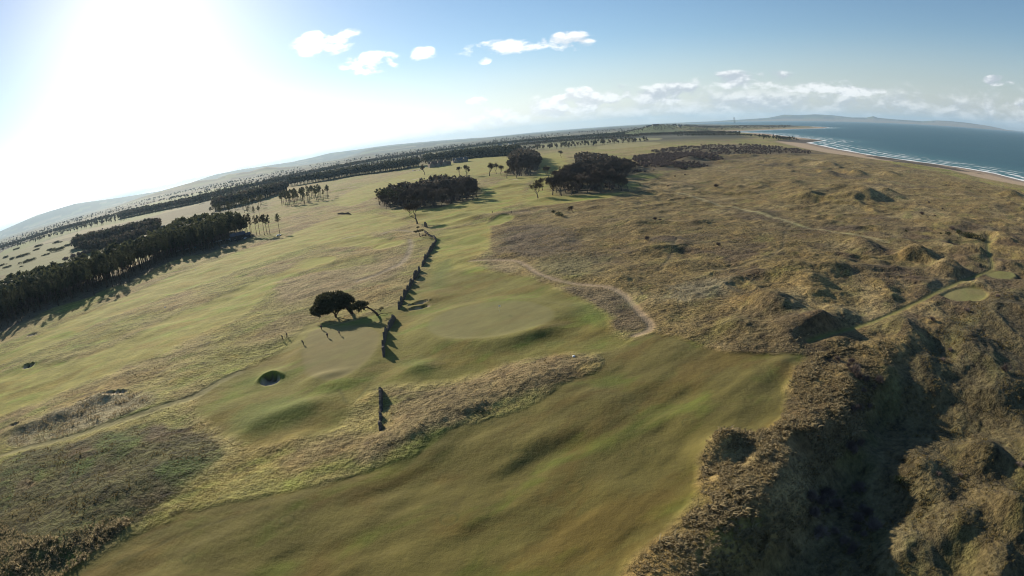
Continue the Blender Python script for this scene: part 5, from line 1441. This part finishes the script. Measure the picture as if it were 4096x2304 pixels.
def person(x, y, pose, face, jc, tcol, label, hat=True):
    J = {'pel': (0, 0, .95), 'chest': (0, .02, 1.30), 'neck': (0, .03, 1.50), 'head': (0, .05, 1.64), 'top': (0, .05, 1.76)}
    L_ = dict(hipL=(-.1, 0, .92), kneeL=(-.11, .02, .50), ankL=(-.12, -.02, .09), toeL=(-.13, .16, .04),
              hipR=(.1, 0, .92), kneeR=(.11, .02, .50), ankR=(.12, -.02, .09), toeR=(.13, .16, .04),
              shL=(-.19, .02, 1.43), elL=(-.25, -.02, 1.15), wrL=(-.25, .10, .90), shR=(.19, .02, 1.43), elR=(.25, -.02, 1.15), wrR=(.25, .10, .90))
    J.update(L_)
    if pose == 'walk':
        J.update(kneeL=(-.1, .18, .54), ankL=(-.1, .30, .11), toeL=(-.1, .46, .08), kneeR=(.1, -.06, .50), ankR=(.1, -.28, .14), toeR=(.1, -.14, .04), wrL=(-.26, -.12, .93), elL=(-.25, -.12, 1.16), wrR=(.25, .24, 1.0), elR=(.25, .02, 1.15))
    elif pose in ('putt', 'bend'):
        k = .32 if pose == 'putt' else .45
        for q in ('chest', 'neck', 'head', 'top', 'shL', 'shR', 'elL', 'elR', 'wrL', 'wrR'):
            v = J[q]; h_ = v[2] - .95
            J[q] = (v[0], v[1] + h_ * math.sin(k * 1.4), .95 + h_ * math.cos(k * 1.4))
        J['wrL'] = (-.04, .48, .80); J['wrR'] = (.04, .48, .76); J['elL'] = (-.2, .36, 1.0); J['elR'] = (.2, .36, 1.0)
        J['pel'] = (0, -.08, .93)
        J['kneeL'] = (-.13, .06, .5); J['kneeR'] = (.13, .06, .5)
    names_ = list(J); idx = {k: i for i, k in enumerate(names_)}
    V_ = [J[k] for k in names_]
    E_ = [(idx[a_], idx[b_]) for a_, b_ in (('pel', 'chest'), ('chest', 'neck'), ('neck', 'head'), ('head', 'top'), ('pel', 'hipL'), ('hipL', 'kneeL'), ('kneeL', 'ankL'), ('ankL', 'toeL'), ('pel', 'hipR'), ('hipR', 'kneeR'), ('kneeR', 'ankR'), ('ankR', 'toeR'),
                                          ('chest', 'shL'), ('shL', 'elL'), ('elL', 'wrL'), ('chest', 'shR'), ('shR', 'elR'), ('elR', 'wrR'))]
    rad = {'pel': .19, 'chest': .21, 'neck': .07, 'head': .108, 'top': .08, 'hipL': .13, 'kneeL': .095, 'ankL': .07, 'toeL': .05, 'shL': .105, 'elL': .075, 'wrL': .045}
    Rr = [rad[k if k in rad else k[:-1] + 'L'] for k in names_]
    for s_ in ('L', 'R'):
        w0 = Vector(J['wr' + s_]); dirn = (w0 - Vector(J['el' + s_])).normalized()
        V_.append(w0 + dirn * .09); Rr.append(.036); ip = len(V_) - 1
        E_.append((idx['wr' + s_], ip))
        sgn = -1 if s_ == 'L' else 1
        for k, (off, ln_) in enumerate(((-.03, .075), (-.01, .09), (.01, .085), (.03, .065))):
            V_.append(V_[ip] + dirn * ln_ + Vector((0, off, -.015))); Rr.append(.010); E_.append((ip, len(V_) - 1))
        V_.append(w0 + dirn * .07 + Vector((-sgn * .03, .05, -.01))); Rr.append(.012); E_.append((ip, len(V_) - 1))
    me = bpy.data.meshes.new('figure'); me.from_pydata([tuple(v) for v in V_], E_, [])
    tmp = bpy.data.objects.new('figure', me); col0.objects.link(tmp)
    md = tmp.modifiers.new('skin', 'SKIN')
    for i, r0 in enumerate(Rr):
        me.skin_vertices[0].data[i].radius = (r0, r0 * (.75 if names_[i:i + 1] in (['chest'], ['pel']) else 1))
        me.skin_vertices[0].data[i].use_root = i == 0
    tmp.modifiers.new('sub', 'SUBSURF').levels = 1
    bpy.context.view_layer.update()
    ev = tmp.evaluated_get(bpy.context.evaluated_depsgraph_get())
    bm_ = bpy.data.meshes.new_from_object(ev)
    bpy.data.objects.remove(tmp)
    bm_.name = 'person_body'
    bm_.materials.clear()
    for m_ in (SKIN, simple('jacket', jc, .85, .15, .15), simple('trousers', tcol, .85, .15, .15), SHOE):
        bm_.materials.append(m_)
    segm = {'head': 0, 'top': 0, 'neck': 0, 'chest': 1, 'pel': 1, 'sh': 1, 'el': 1, 'wr': 1, 'hip': 2, 'knee': 2, 'ank': 2, 'toe': 3}
    co_ = [Vector(v) for v in V_]
    for p in bm_.polygons:
        c = p.center; best = (9e9, 0)
        for i, q in enumerate(co_):
            dq = (c - q).length
            if dq < best[0]:
                best = (dq, i)
        i = best[1]
        k_ = names_[i] if i < len(names_) else 'hand'
        mi_ = 0 if k_ == 'hand' else segm[k_.rstrip('LR')]
        p.material_index = mi_; p.use_smooth = True
    z_ = hz(x, y)
    body = link('person', bm_, None, (x, y, z_ + .01), face)
    tag(body, label, 'person')
    if hat:
        c = MB(); hd = Vector(J['head']); tp = Vector(J['top']); ax_ = (tp - hd).normalized()
        c.tube([hd + ax_ * .03, hd + ax_ * .08, hd + ax_ * .14, hd + ax_ * .165], [.118, .115, .085, .03], 10)
        c.tube([hd + ax_ * .05 + Vector((0, .08, 0)), hd + ax_ * .04 + Vector((0, .2, 0))], [.07, .05], 6)
        link('cap', c.mesh('cap', CAPM, True), body)
    return body


PL = [('person in dark clothes walking at the far left of the group', (.03, .035, .045), (.03, .03, .035)), ('person in black walking behind the leftmost figure', (.035, .03, .04), (.035, .035, .04)),
      ('person in dark top bending on the near edge of the green', (.06, .05, .04), (.10, .09, .07)), ('person in a purple-grey top standing nearest the big pine', (.10, .07, .09), (.05, .045, .05)),
      ('person in dark clothes standing in the middle of the putting green', (.035, .03, .045), (.04, .035, .045)), ('person in grey bending over a putt at the edge of the pine shadow', (.09, .08, .09), (.05, .045, .05)),
      ('distant figure in dark clothes on the bank beyond the wall', (.04, .035, .035), (.04, .04, .04)), ('distant dark figure standing by the small far green', (.03, .03, .035), (.03, .03, .035))]
for (x_, y_, pose), (lab, jc, tc_), fc_ in zip(PEOPLE, PL, (2.4, 2.2, 1.2, -2.2, .4, 2.0, 1.0, 2.6)):
    person(x_, y_, pose, fc_, jc, tc_, lab)

# ------------------------------------------------------------------ flag, markers
WHITE = simple('white_paint', (.8, .8, .78), .5, .4, .03)
x_, y_ = FLAG
e_ = link('hole_flag', None, None, (x_, y_, hz(x_, y_)))
tag(e_, 'white flag on a thin pole standing on the oval green', 'flag')
p = MB(); p.tube([(0, 0, -.1), (0, 0, 2.3)], [.022, .016], 8)
link('pole', p.mesh('pole', WHITE, True), e_)
V_ = []; F_ = []
for i in range(7):
    for k in range(3):
        V_.append((.02 + .085 * i, .06 * math.sin(i * .9) + .004, 2.28 - .21 * k - .01 * i)); 
for i in range(6):
    for k in range(2):
        a_ = i * 3 + k; F_.append((a_, a_ + 3, a_ + 4, a_ + 1))
n0 = len(V_); V_ += [(v[0], v[1] - .012, v[2]) for v in V_]; F_ += [tuple(i + n0 for i in f[::-1]) for f in F_]
link('flag_cloth', mesh_from('flag_cloth', V_, F_, WHITE, True), e_)
for (x_, y_), lab in zip(MARKERS, ('small white marker stone in the rough of the left fairway', 'small white marker stone near the plantation edge', 'small white marker stone on the edge of the rough tongue')):
    mk = MB(); mk.tube([(0, 0, -.1), (0, 0, .25), (0, 0, .36)], [.36, .34, .12], 9)
    tag(link('marker_stone', mk.mesh('marker_stone', WHITE, True), None, (x_, y_, hz(x_, y_))), lab, 'marker')

# ------------------------------------------------------------------ buildings
WALLM = simple('stone_wall', (.20, .17, .14), .9, .2, .2, 1.5)
WALLL = simple('harled_wall', (.50, .46, .40), .9, .2, .1, 1.5)
ROOFR = simple('clay_tile_roof', (.11, .060, .050), .85, .2, .2, 1.2)
ROOFS = simple('slate_roof', (.075, .075, .085), .7, .3, .2, 1.2)
ROOFM = simple('metal_roof', (.42, .43, .45), .35, .5, .08, .6)
DARKW = simple('dark_timber', (.035, .033, .032), .8, .2, .2, 2)
GLASSM = simple('window_glass', (.03, .035, .04), .08, .8, .05)


def gable(mb, L_, W_, e0, r0, ov=.4):
    """gabled block centred on the origin, ridge along x; returns roof too"""
    x0, y0 = L_ / 2, W_ / 2
    mb.add([(-x0, -y0, -1), (x0, -y0, -1), (x0, y0, -1), (-x0, y0, -1), (-x0, -y0, e0), (x0, -y0, e0), (x0, y0, e0), (-x0, y0, e0), (-x0, 0, r0), (x0, 0, r0)],
           [(0, 1, 5, 4), (2, 3, 7, 6), (1, 2, 6, 9, 5), (3, 0, 4, 8, 7), (3, 2, 1, 0)])


def roof_mesh(L_, W_, e0, r0, ov=.45, th=.22):
    x0, y0 = L_ / 2 + ov, W_ / 2
    s_ = (r0 - e0) / y0; ye = y0 + ov; ze = e0 - s_ * ov
    V_ = [(-x0, -ye, ze), (x0, -ye, ze), (x0, 0, r0), (-x0, 0, r0), (-x0, ye, ze), (x0, ye, ze)]
    V_ = [(a_, b_, c_ + .05) for a_, b_, c_ in V_] + [(a_, b_, c_ + .05 + th) for a_, b_, c_ in V_]
    return V_, [(6, 7, 8, 9), (9, 8, 11, 10), (3, 2, 1, 0), (4, 5, 2, 3), (0, 1, 7, 6), (4, 10, 11, 5), (0, 6, 9, 3), (3, 9, 10, 4), (1, 2, 8, 7), (2, 5, 11, 8)]


def xf(V_, dx_, dy_, a_):
    c_, s_ = math.cos(a_), math.sin(a_)
    return [(v[0] * c_ - v[1] * s_ + dx_, v[0] * s_ + v[1] * c_ + dy_, v[2]) for v in V_]


def building(name, x, y, rot, blocks, wm, rm, label, cat='building', chim=(), sk=None):
    e_ = link(name, None, None, (x, y, hz(x, y)), rot)
    tag(e_, label, cat)
    for (L_, W_, e0, r0, dx_, dy_, a_) in blocks:
        b_ = MB(); gable(b_, L_, W_, e0, r0)
        link('wall', mesh_from('wall', xf(b_.V, dx_, dy_, a_), b_.F, wm), e_)
        rv_, rf_ = roof_mesh(L_, W_, e0, r0)
        ro = link('roof', mesh_from('roof', xf(rv_, dx_, dy_, a_), rf_, rm), e_)
        for k in range(max(1, int(L_ / 4.5))):
            xw = -L_ / 2 + (k + .5) * L_ / max(1, int(L_ / 4.5))
            for zf in ((.28, .72) if e0 > 4.5 else (.5,)):
                for sy in (-1, 1):
                    w_ = MB(); w_.box(xw - .6, xw + .6, sy * W_ / 2 - .05, sy * W_ / 2 + .05, e0 * zf - .7, e0 * zf + .7)
                    wo_ = link('window', mesh_from('window', xf(w_.V, dx_, dy_, a_), w_.F, GLASSM), e_)
                    if zf == .28 or e0 <= 4.5:
                        w_ = MB(); w_.box(xw - .75, xw + .75, sy * W_ / 2 - .1, sy * W_ / 2 + .1, e0 * zf - .85, e0 * zf - .72)
                        link('sill', mesh_from('sill', xf(w_.V, dx_, dy_, a_), w_.F, WALLL), wo_)
    for (cx_, cy_, z0, z1) in chim:
        c = MB(); c.box(cx_ - .7, cx_ + .7, cy_ - .5, cy_ + .5, z0, z1); c.box(cx_ - .8, cx_ + .8, cy_ - .6, cy_ + .6, z1, z1 + .25)
        ch = link('chimney', c.mesh('chimney', wm), e_)
        for s_ in (-.35, .35):
            c = MB(); c.tube([(cx_ + s_, cy_, z1 + .2), (cx_ + s_, cy_, z1 + .85)], [.17, .14], 8); link('chimney_pot', c.mesh('chimney_pot', ROOFR, True), ch)
    return e_


def facing(x, y):
    return -math.atan2(x, y)        # local -y looks back to the origin


c0 = np.array(CLUB).mean(0)
building('clubhouse', c0[0], c0[1], facing(*c0) + .25, [(40, 15, 6.2, 12.5, 2, 0, 0), (17, 10, 6.0, 12.0, -14, -3, math.pi / 2), (16, 9, 6.0, 11.5, 2, -3, math.pi / 2), (17, 10, 6.0, 12.0, 16, -3, math.pi / 2), (12, 10, 4, 8, 27, 0, 0)],
         WALLM, ROOFR, 'large stone clubhouse with red-brown roofs and several gables', 'building', [(-18, 0, 8, 14.5), (-4, 0, 11, 14.6), (10, 0, 11, 14.6), (21, 0, 9, 14)])
c0 = np.array(LODGE).mean(0)
building('guest_lodge', c0[0], c0[1], facing(*c0) + .2, [(36, 13, 5.6, 11.5, 0, 0, 0), (15, 9, 5.5, 10.5, -12, -3, math.pi / 2), (14, 8, 5.5, 10, 8, -3, math.pi / 2)], WALLM, ROOFS,
         'long grey slate-roofed lodge just right of the clubhouse', 'building', [(-17, 0, 8, 13.5), (0, 0, 10, 13.5), (17, 0, 8, 13.5)])
c0 = np.array(SMALLHUT).mean(0)
building('starter_hut', c0[0], c0[1], facing(*c0), [(9, 6, 3, 5, 0, 0, 0)], DARKW, ROOFS, 'small dark hut on the grass left of the clubhouse', 'hut')
c0 = np.array(HUT).mean(0)
building('timber_pavilion', c0[0], c0[1], facing(*c0) + .1, [(13, 7, 4.2, 6.4, 0, 0, 0), (5, 4, 3.0, 4.4, 8.6, -.5, 0)], DARKW, ROOFS, 'dark timber pavilion with grey roof among the plantation pines', 'building')
c0 = np.array(SHED).mean(0)
building('long_shed', c0[0], c0[1], facing(*c0) + .1, [(38, 14, 5, 8, 0, 0, 0), (16, 10, 4.5, 6.5, 26, 3, 0)], DARKW, ROOFS, 'long low dark shed at the field beyond the plantation', 'building')
c0 = np.array(BARN).mean(0)
building('pale_barn', c0[0], c0[1], facing(*c0) + .5, [(62, 14, 5, 8, 0, 0, 0), (20, 12, 4, 6.5, -44, 6, 0)], WALLL, ROOFM, 'long pale-roofed barn among trees below the left hills', 'building')
HLB = ['white house at the left of the far village row', 'second pale house of the far village row', 'small pale house in the trees of the far village', 'pale house towards the right of the far village', 'pale house left of the far village', 'pink-roofed house above the lodge trees', 'white house beside the pink-roofed one', 'low house left of the pink-roofed one', 'pale house near the far green field', 'last pale house before the wooded hill']
for n_, ((x_, y_), lab) in enumerate(zip(HOUSES, HLB)):
    building('village_house', x_, y_, facing(x_, y_) + rnd.uniform(-.6, .6), [(18, 9, 5, 8.5, 0, 0, 0)], WALLL, ROOFR if n_ == 5 else ROOFS, lab, 'house', [(7, 0, 7, 10)])
for n_, (x_, y_) in enumerate(HILLHOUSES):
    a_ = math.atan2(x_, y_); r0 = 3250 + 60 * (n_ % 3)
    xx, yy = r0 * math.sin(a_), r0 * math.cos(a_)
    building('hillside_house', xx, yy, facing(xx, yy) + .3, [(20, 10, 6, 10, 0, 0, 0)], WALLL, ROOFS, 'pale house among the trees on the far wooded hill', 'house')['group'] = 'houses on the wooded hill'
# two tall power-station chimneys far along the shore
a_, el_ = CHIM[0]
for k, (da_, hh_) in enumerate(((0.0, 105.0), (.10, 104.0))):
    r0 = 13500.0
    x_, y_ = r0 * math.sin(math.radians(a_ + da_)), r0 * math.cos(math.radians(a_ + da_))
    e_ = link('factory_chimney', None, None, (x_, y_, hz(x_, y_)))
    tag(e_, ('left' if k == 0 else 'right') + ' of two tall thin chimneys on the hazy far shore', 'chimney')
    c = MB(); c.tube([(0, 0, -5), (0, 0, hh_ * .95), (0, 0, hh_ + 30)], [8.5, 6.5, 6.0], 12); link('stack', c.mesh('stack', WALLM, True), e_)
    c = MB(); c.tube([(0, 0, hh_ + 22), (0, 0, hh_ + 31)], [6.6, 6.6], 12); link('rim', c.mesh('rim', DARKW, True), e_)

# ------------------------------------------------------------------ cars
RUB = simple('tyre_rubber', (.02, .02, .02), .9, .1, .05)


def car_meshes():
    prof = [(-2.15, .35), (-2.2, .75), (-2.05, .95), (-1.5, 1.02), (-.95, 1.42), (.55, 1.45), (1.15, 1.02), (1.95, .88), (2.2, .62), (2.15, .35)]
    b_ = MB(); n = len(prof)
    ws = [.82, .86, .86, .84, .66, .66, .84, .85, .82, .80]
    V_ = [(x_, -w_, z_) for (x_, z_), w_ in zip(prof, ws)] + [(x_, w_, z_) for (x_, z_), w_ in zip(prof, ws)]
    F_ = [(i, (i + 1) % n, n + (i + 1) % n, n + i) for i in range(n)] + [tuple(range(n))[::-1], tuple(range(n, 2 * n))]
    b_.add(V_, F_)
    g = MB()
    for s_ in (-1, 1):
        q = [(-1.25, .80 * s_, 1.06), (-.9, .70 * s_, 1.37), (.5, .70 * s_, 1.39), (.98, .80 * s_, 1.06)]
        g.add(q + [(v[0], v[1] + .03 * s_, v[2]) for v in q], [(0, 1, 2, 3), (7, 6, 5, 4), (0, 4, 5, 1), (1, 5, 6, 2), (2, 6, 7, 3), (3, 7, 4, 0)])
    for (x0, z0, x1, z1) in ((.6, 1.45, 1.12, 1.06), (-1.0, 1.42, -1.48, 1.05)):
        sx = .03 if x0 > 0 else -.03
        q = [(x0, -.6, z0), (x0, .6, z0), (x1, .74, z1), (x1, -.74, z1)]
        g.add(q + [(v[0] + sx, v[1], v[2] + .02) for v in q], [(0, 1, 2, 3), (7, 6, 5, 4), (0, 4, 5, 1), (1, 5, 6, 2), (2, 6, 7, 3), (3, 7, 4, 0)])
    wh = MB(); wh.tube([(0, -.11, 0), (0, .11, 0)], [.33, .33], 12)
    return b_, g.mesh('car_glass', GLASSM), wh.mesh('car_wheel', RUB)


cb, cg, cw_ = car_meshes()
PAINT = [('white', (.75, .75, .74)), ('silver', (.45, .46, .48)), ('black', (.02, .02, .022)), ('dark blue', (.02, .04, .12)), ('light blue', (.10, .30, .42)), ('red', (.30, .02, .02))]
PB = {}
for nm_, c_ in PAINT:
    PB[nm_] = cb.mesh('car_body_' + nm_.replace(' ', '_'), simple('car_paint_' + nm_.replace(' ', '_'), c_, .25, .6, .02))
CO = ['silver', 'dark blue', 'silver', 'light blue', 'white', 'dark blue', 'white', 'white', 'black', 'silver', 'white', 'white', 'white', 'silver', 'silver', 'black', 'silver', 'dark blue']
CLB = ['leftmost silver car parked under the pines', 'dark blue car next to the leftmost silver one', 'silver car third from the left under the pines', 'light blue car alone between the pines', 'white car at the left of the main parked row', 'dark blue car beside a white one in the main row', 'white car third in the main row', 'white car fourth in the main row', 'black car in the middle of the main row', 'silver car left of the pavilion', 'white car at the pavilion corner', 'white car in front of the pavilion', 'white car at the right end of the pavilion', 'small silver vehicle beneath the lone pine',
       'silver car left of the clubhouse hut path', 'black car second on the clubhouse drive', 'silver car third on the clubhouse drive', 'dark blue car nearest the clubhouse']
for n_, (x_, y_) in enumerate(CARS + CARS2):
    e_ = link('parked_car', None, None, (x_, y_, hz(x_, y_)), facing(x_, y_) + rnd.choice([.2, 1.3, -1.2]) + rnd.uniform(-.2, .2))
    tag(e_, CLB[n_], 'car', 'parked cars')
    b_ = link('body', PB[CO[n_]], e_)
    link('windows', cg, b_)
    for wx_ in (-1.35, 1.35):
        for wy_ in (-.78, .78):
            link('wheel', cw_, e_, (wx_, wy_, .33))

# ------------------------------------------------------------------ long grass standing out of the dunes and banks
def grass_material(name, c0, c1):
    m, n, b = new_mat(name)
    g = n.t.nodes.new('ShaderNodeNewGeometry')
    ri = g.outputs['Random Per Island']
    nz = n.noise(g.outputs['Position'], .12, 3)
    f = n.math('ADD', n.math('MULTIPLY', ri, .6), n.math('MULTIPLY', nz, .4))
    c = n.mix(f, c0, c1)
    n.t.links.new(c, b.inputs['Base Color'])
    b.inputs['Roughness'].default_value = .8
    b.inputs['Specular IOR Level'].default_value = .15
    tl = n.t.nodes.new('ShaderNodeBsdfTranslucent'); n.t.links.new(c, tl.inputs[0])
    mx = n.t.nodes.new('ShaderNodeMixShader'); mx.inputs[0].default_value = .5
    out = [q for q in n.t.nodes if q.type == 'OUTPUT_MATERIAL'][0]
    n.t.links.new(b.outputs[0], mx.inputs[1]); n.t.links.new(tl.outputs[0], mx.inputs[2]); n.t.links.new(mx.outputs[0], out.inputs[0])
    return m


STRAW = grass_material('dry_marram_grass', (.175, .138, .064), (.47, .385, .23))
ROUGHG = grass_material('rough_heath_grass', (.070, .066, .020), (.27, .20, .09))


def tufts(name, P_, size, nb, mat, label, seed, wide=.10):
    R = np.random.default_rng(seed)
    n = len(P_)
    zz_ = hzs(P_) - .03
    clump = .75 + .45 * vn(P_[:, 0], P_[:, 1], 3.5, seed + 300)
    s = size * clump * np.exp(R.normal(0, .28, n))
    V_ = np.empty((n, nb, 5, 3), np.float32)
    wind = np.array([.75, -.5])
    for k in range(nb):
        a_ = 2 * np.pi * (k + R.uniform(-.45, .45, n)) / nb
        dirn = np.stack([np.cos(a_), np.sin(a_)], 1) * R.uniform(.3, 1.0, (n, 1)) + wind * .5
        base = P_ + np.stack([np.cos(a_), np.sin(a_)], 1) * (s * .16)[:, None]
        side = np.stack([-np.sin(a_), np.cos(a_)], 1) * (s * wide * R.uniform(.7, 1.3, n))[:, None]
        L1 = s * R.uniform(.6, 1.15, n)
        mid = base + dirn * (L1 * .35)[:, None]; tip = base + dirn * (L1 * 1.05)[:, None]
        zm = zz_ + L1 * .75; zt = zz_ + L1 * R.uniform(.35, 1.0, n)
        for j, (q, z_, sg, w_) in enumerate(((base, zz_, -1, .6), (base, zz_, 1, .6), (mid, zm, 1, 1), (mid, zm, -1, 1), (tip, zt, 0, 0))):
            V_[:, k, j, :2] = q + side * sg * w_; V_[:, k, j, 2] = z_
    V_ = V_.reshape(-1, 3)
    m_ = n * nb
    base = np.arange(m_)[:, None] * 5
    F_ = np.concatenate([base + np.array([0, 1, 2, 3]), base + np.array([3, 2, 4])], 1).ravel()
    st_ = (np.arange(m_)[:, None] * 7 + np.array([0, 4])).ravel()
    me = bpy.data.meshes.new(name)
    me.vertices.add(len(V_)); me.vertices.foreach_set('co', V_.ravel())
    me.loops.add(F_.size); me.loops.foreach_set('vertex_index', F_.astype(np.int32))
    me.polygons.add(len(st_)); me.polygons.foreach_set('loop_start', st_.astype(np.int32))
    me.update(calc_edges=True); me.materials.append(mat)
    o = link(name, me); o['kind'] = 'stuff'; o['label'] = label; o['category'] = 'grass'
    return o


def pick(n, lo, hi, seed, cond):
    R = np.random.default_rng(seed)
    P_ = R.uniform(lo, hi, (n, 2))
    return P_[cond(P_[:, 0], P_[:, 1])]


def c_crest(x, y):
    d = sdf_poly(x, y, LOW_POLY, 60)
    fr = sdf_poly(x, y, ZP['fairway_front'], 40)
    return (fr < .2 - .8 * np.abs(vn(x, y, 2.2, 221))) & (d > -22) & (d < 7) & (y < 105) & (vn(x, y, 5, 201) > -.45)


def c_low(x, y):
    d = sdf_poly(x, y, LOW_POLY, 60)
    return (d > 5) & (np.hypot(x, y) < 210) & (vn(x, y, 9, 203) > -.1) & (dist_line(x, y, LP['mown_path'][0], 20) > 2.2) & (sdf_poly(x, y, ZP['tee_a'], 20) < -.5) & (sdf_poly(x, y, ZP['tee_b'], 20) < -.5)


def c_dune(x, y):
    r = np.hypot(x, y)
    return (sdf_poly(x, y, ZP['dunes'], 40) > .5) & (sdf_poly(x, y, LOW_POLY, 60) < -3) & (r < 300) & (vn(x, y, 14, 205) > -.15) & (dist_line(x, y, LP['mown_path'][0], 20) > 2.2) & (dist_line(x, y, LP['dirt_path'][0], 20) > 1.8) & (sdf_poly(x, y, ZP['tee_a'], 20) < -.5) & (sdf_poly(x, y, ZP['tee_b'], 20) < -.5)


def c_heath(x, y):
    return (sdf_poly(x, y, ZP['heath_left'], 20) > .2) & (np.hypot(x, y) < 175) & (vn(x, y, 4, 207) > -.5)


def c_corner(x, y):
    return (sdf_poly(x, y, ZP['heath_left'], 20) > .2) & (y < 62 + 12 * vn(x, y, 20, 209)) & (x < -62)


def c_straw(x, y):
    return (sdf_poly(x, y, ZP['straw_b'], 20) > 0)


def c_tongue(x, y):
    return (sdf_poly(x, y, ZP['tongue'], 20) > .3) & (vn(x, y, 5, 211) > .25)


def c_rough(x, y):
    mw = np.maximum.reduce([sdf_poly(x, y, ZP[k], 14) for k in ('fairway_front', 'apron', 'left_lower', 'left_band', 'corridor')])
    return (mw < -.5) & (sdf_poly(x, y, ZP['dunes'], 14) < 0) & (np.hypot(x, y) < 230) & (vn(x, y, 7, 213) > .0) & (dist_line(x, y, LP['left_track'][0], 20) > 1.9)


tufts('marram_crest', pick(30000, (0, 30), (95, 110), 1, c_crest), .62, 9, STRAW, 'pale tufted marram grass on the crest above the shaded slope', 1)
tufts('hollow_grass', pick(26000, (20, -5), (210, 170), 2, c_low), .46, 5, ROUGHG, 'rough brown grass over the low dune ground at the right', 2, .13)
tufts('dune_grass', pick(40000, (-10, 80), (290, 300), 3, c_dune), .46, 5, STRAW, 'golden tufted grass scattered over the near dunes', 3, .13)
tufts('heath_grass', pick(16000, (-190, 30), (-30, 130), 4, c_heath), .34, 5, ROUGHG, 'short mixed heath grass on the bank at the lower left', 4, .13)
tufts('corner_marram', pick(12000, (-130, 25), (-55, 75), 5, c_corner), .6, 8, STRAW, 'pale bushy grass tufts in the bottom left corner', 5)
tufts('bank_straw', pick(9000, (-190, 75), (-95, 135), 6, c_straw), .45, 5, STRAW, 'straw-coloured long grass on the bank beside the track', 6, .12)
tufts('tongue_tussocks', pick(5000, (-60, 70), (40, 130), 7, c_tongue), .42, 6, STRAW, 'small tussocks on the brown tongue between the fairways', 7, .12)
tufts('rough_tussocks', pick(30000, (-200, 60), (40, 220), 8, c_rough), .24, 4, ROUGHG, 'low rough grass between the left fairways and the greens', 8, .14)

# ------------------------------------------------------------------ the hazy air
hb = MB(); hb.box(-52000, 52000, -52000, 52000, -22, 620)
hm = bpy.data.materials.new('hazy_air'); hm.use_nodes = True
for n in list(hm.node_tree.nodes):
    hm.node_tree.nodes.remove(n)
pv = hm.node_tree.nodes.new('ShaderNodeVolumePrincipled')
pv.inputs['Color'].default_value = (0.52, 0.76, 1.0, 1)
pv.inputs['Density'].default_value = 3.4e-5
pv.inputs['Anisotropy'].default_value = 0.2
ho_ = hm.node_tree.nodes.new('ShaderNodeOutputMaterial')
hm.node_tree.links.new(pv.outputs[0], ho_.inputs['Volume'])
hz_o = link('haze', hb.mesh('haze', hm))
hz_o['kind'] = 'stuff'
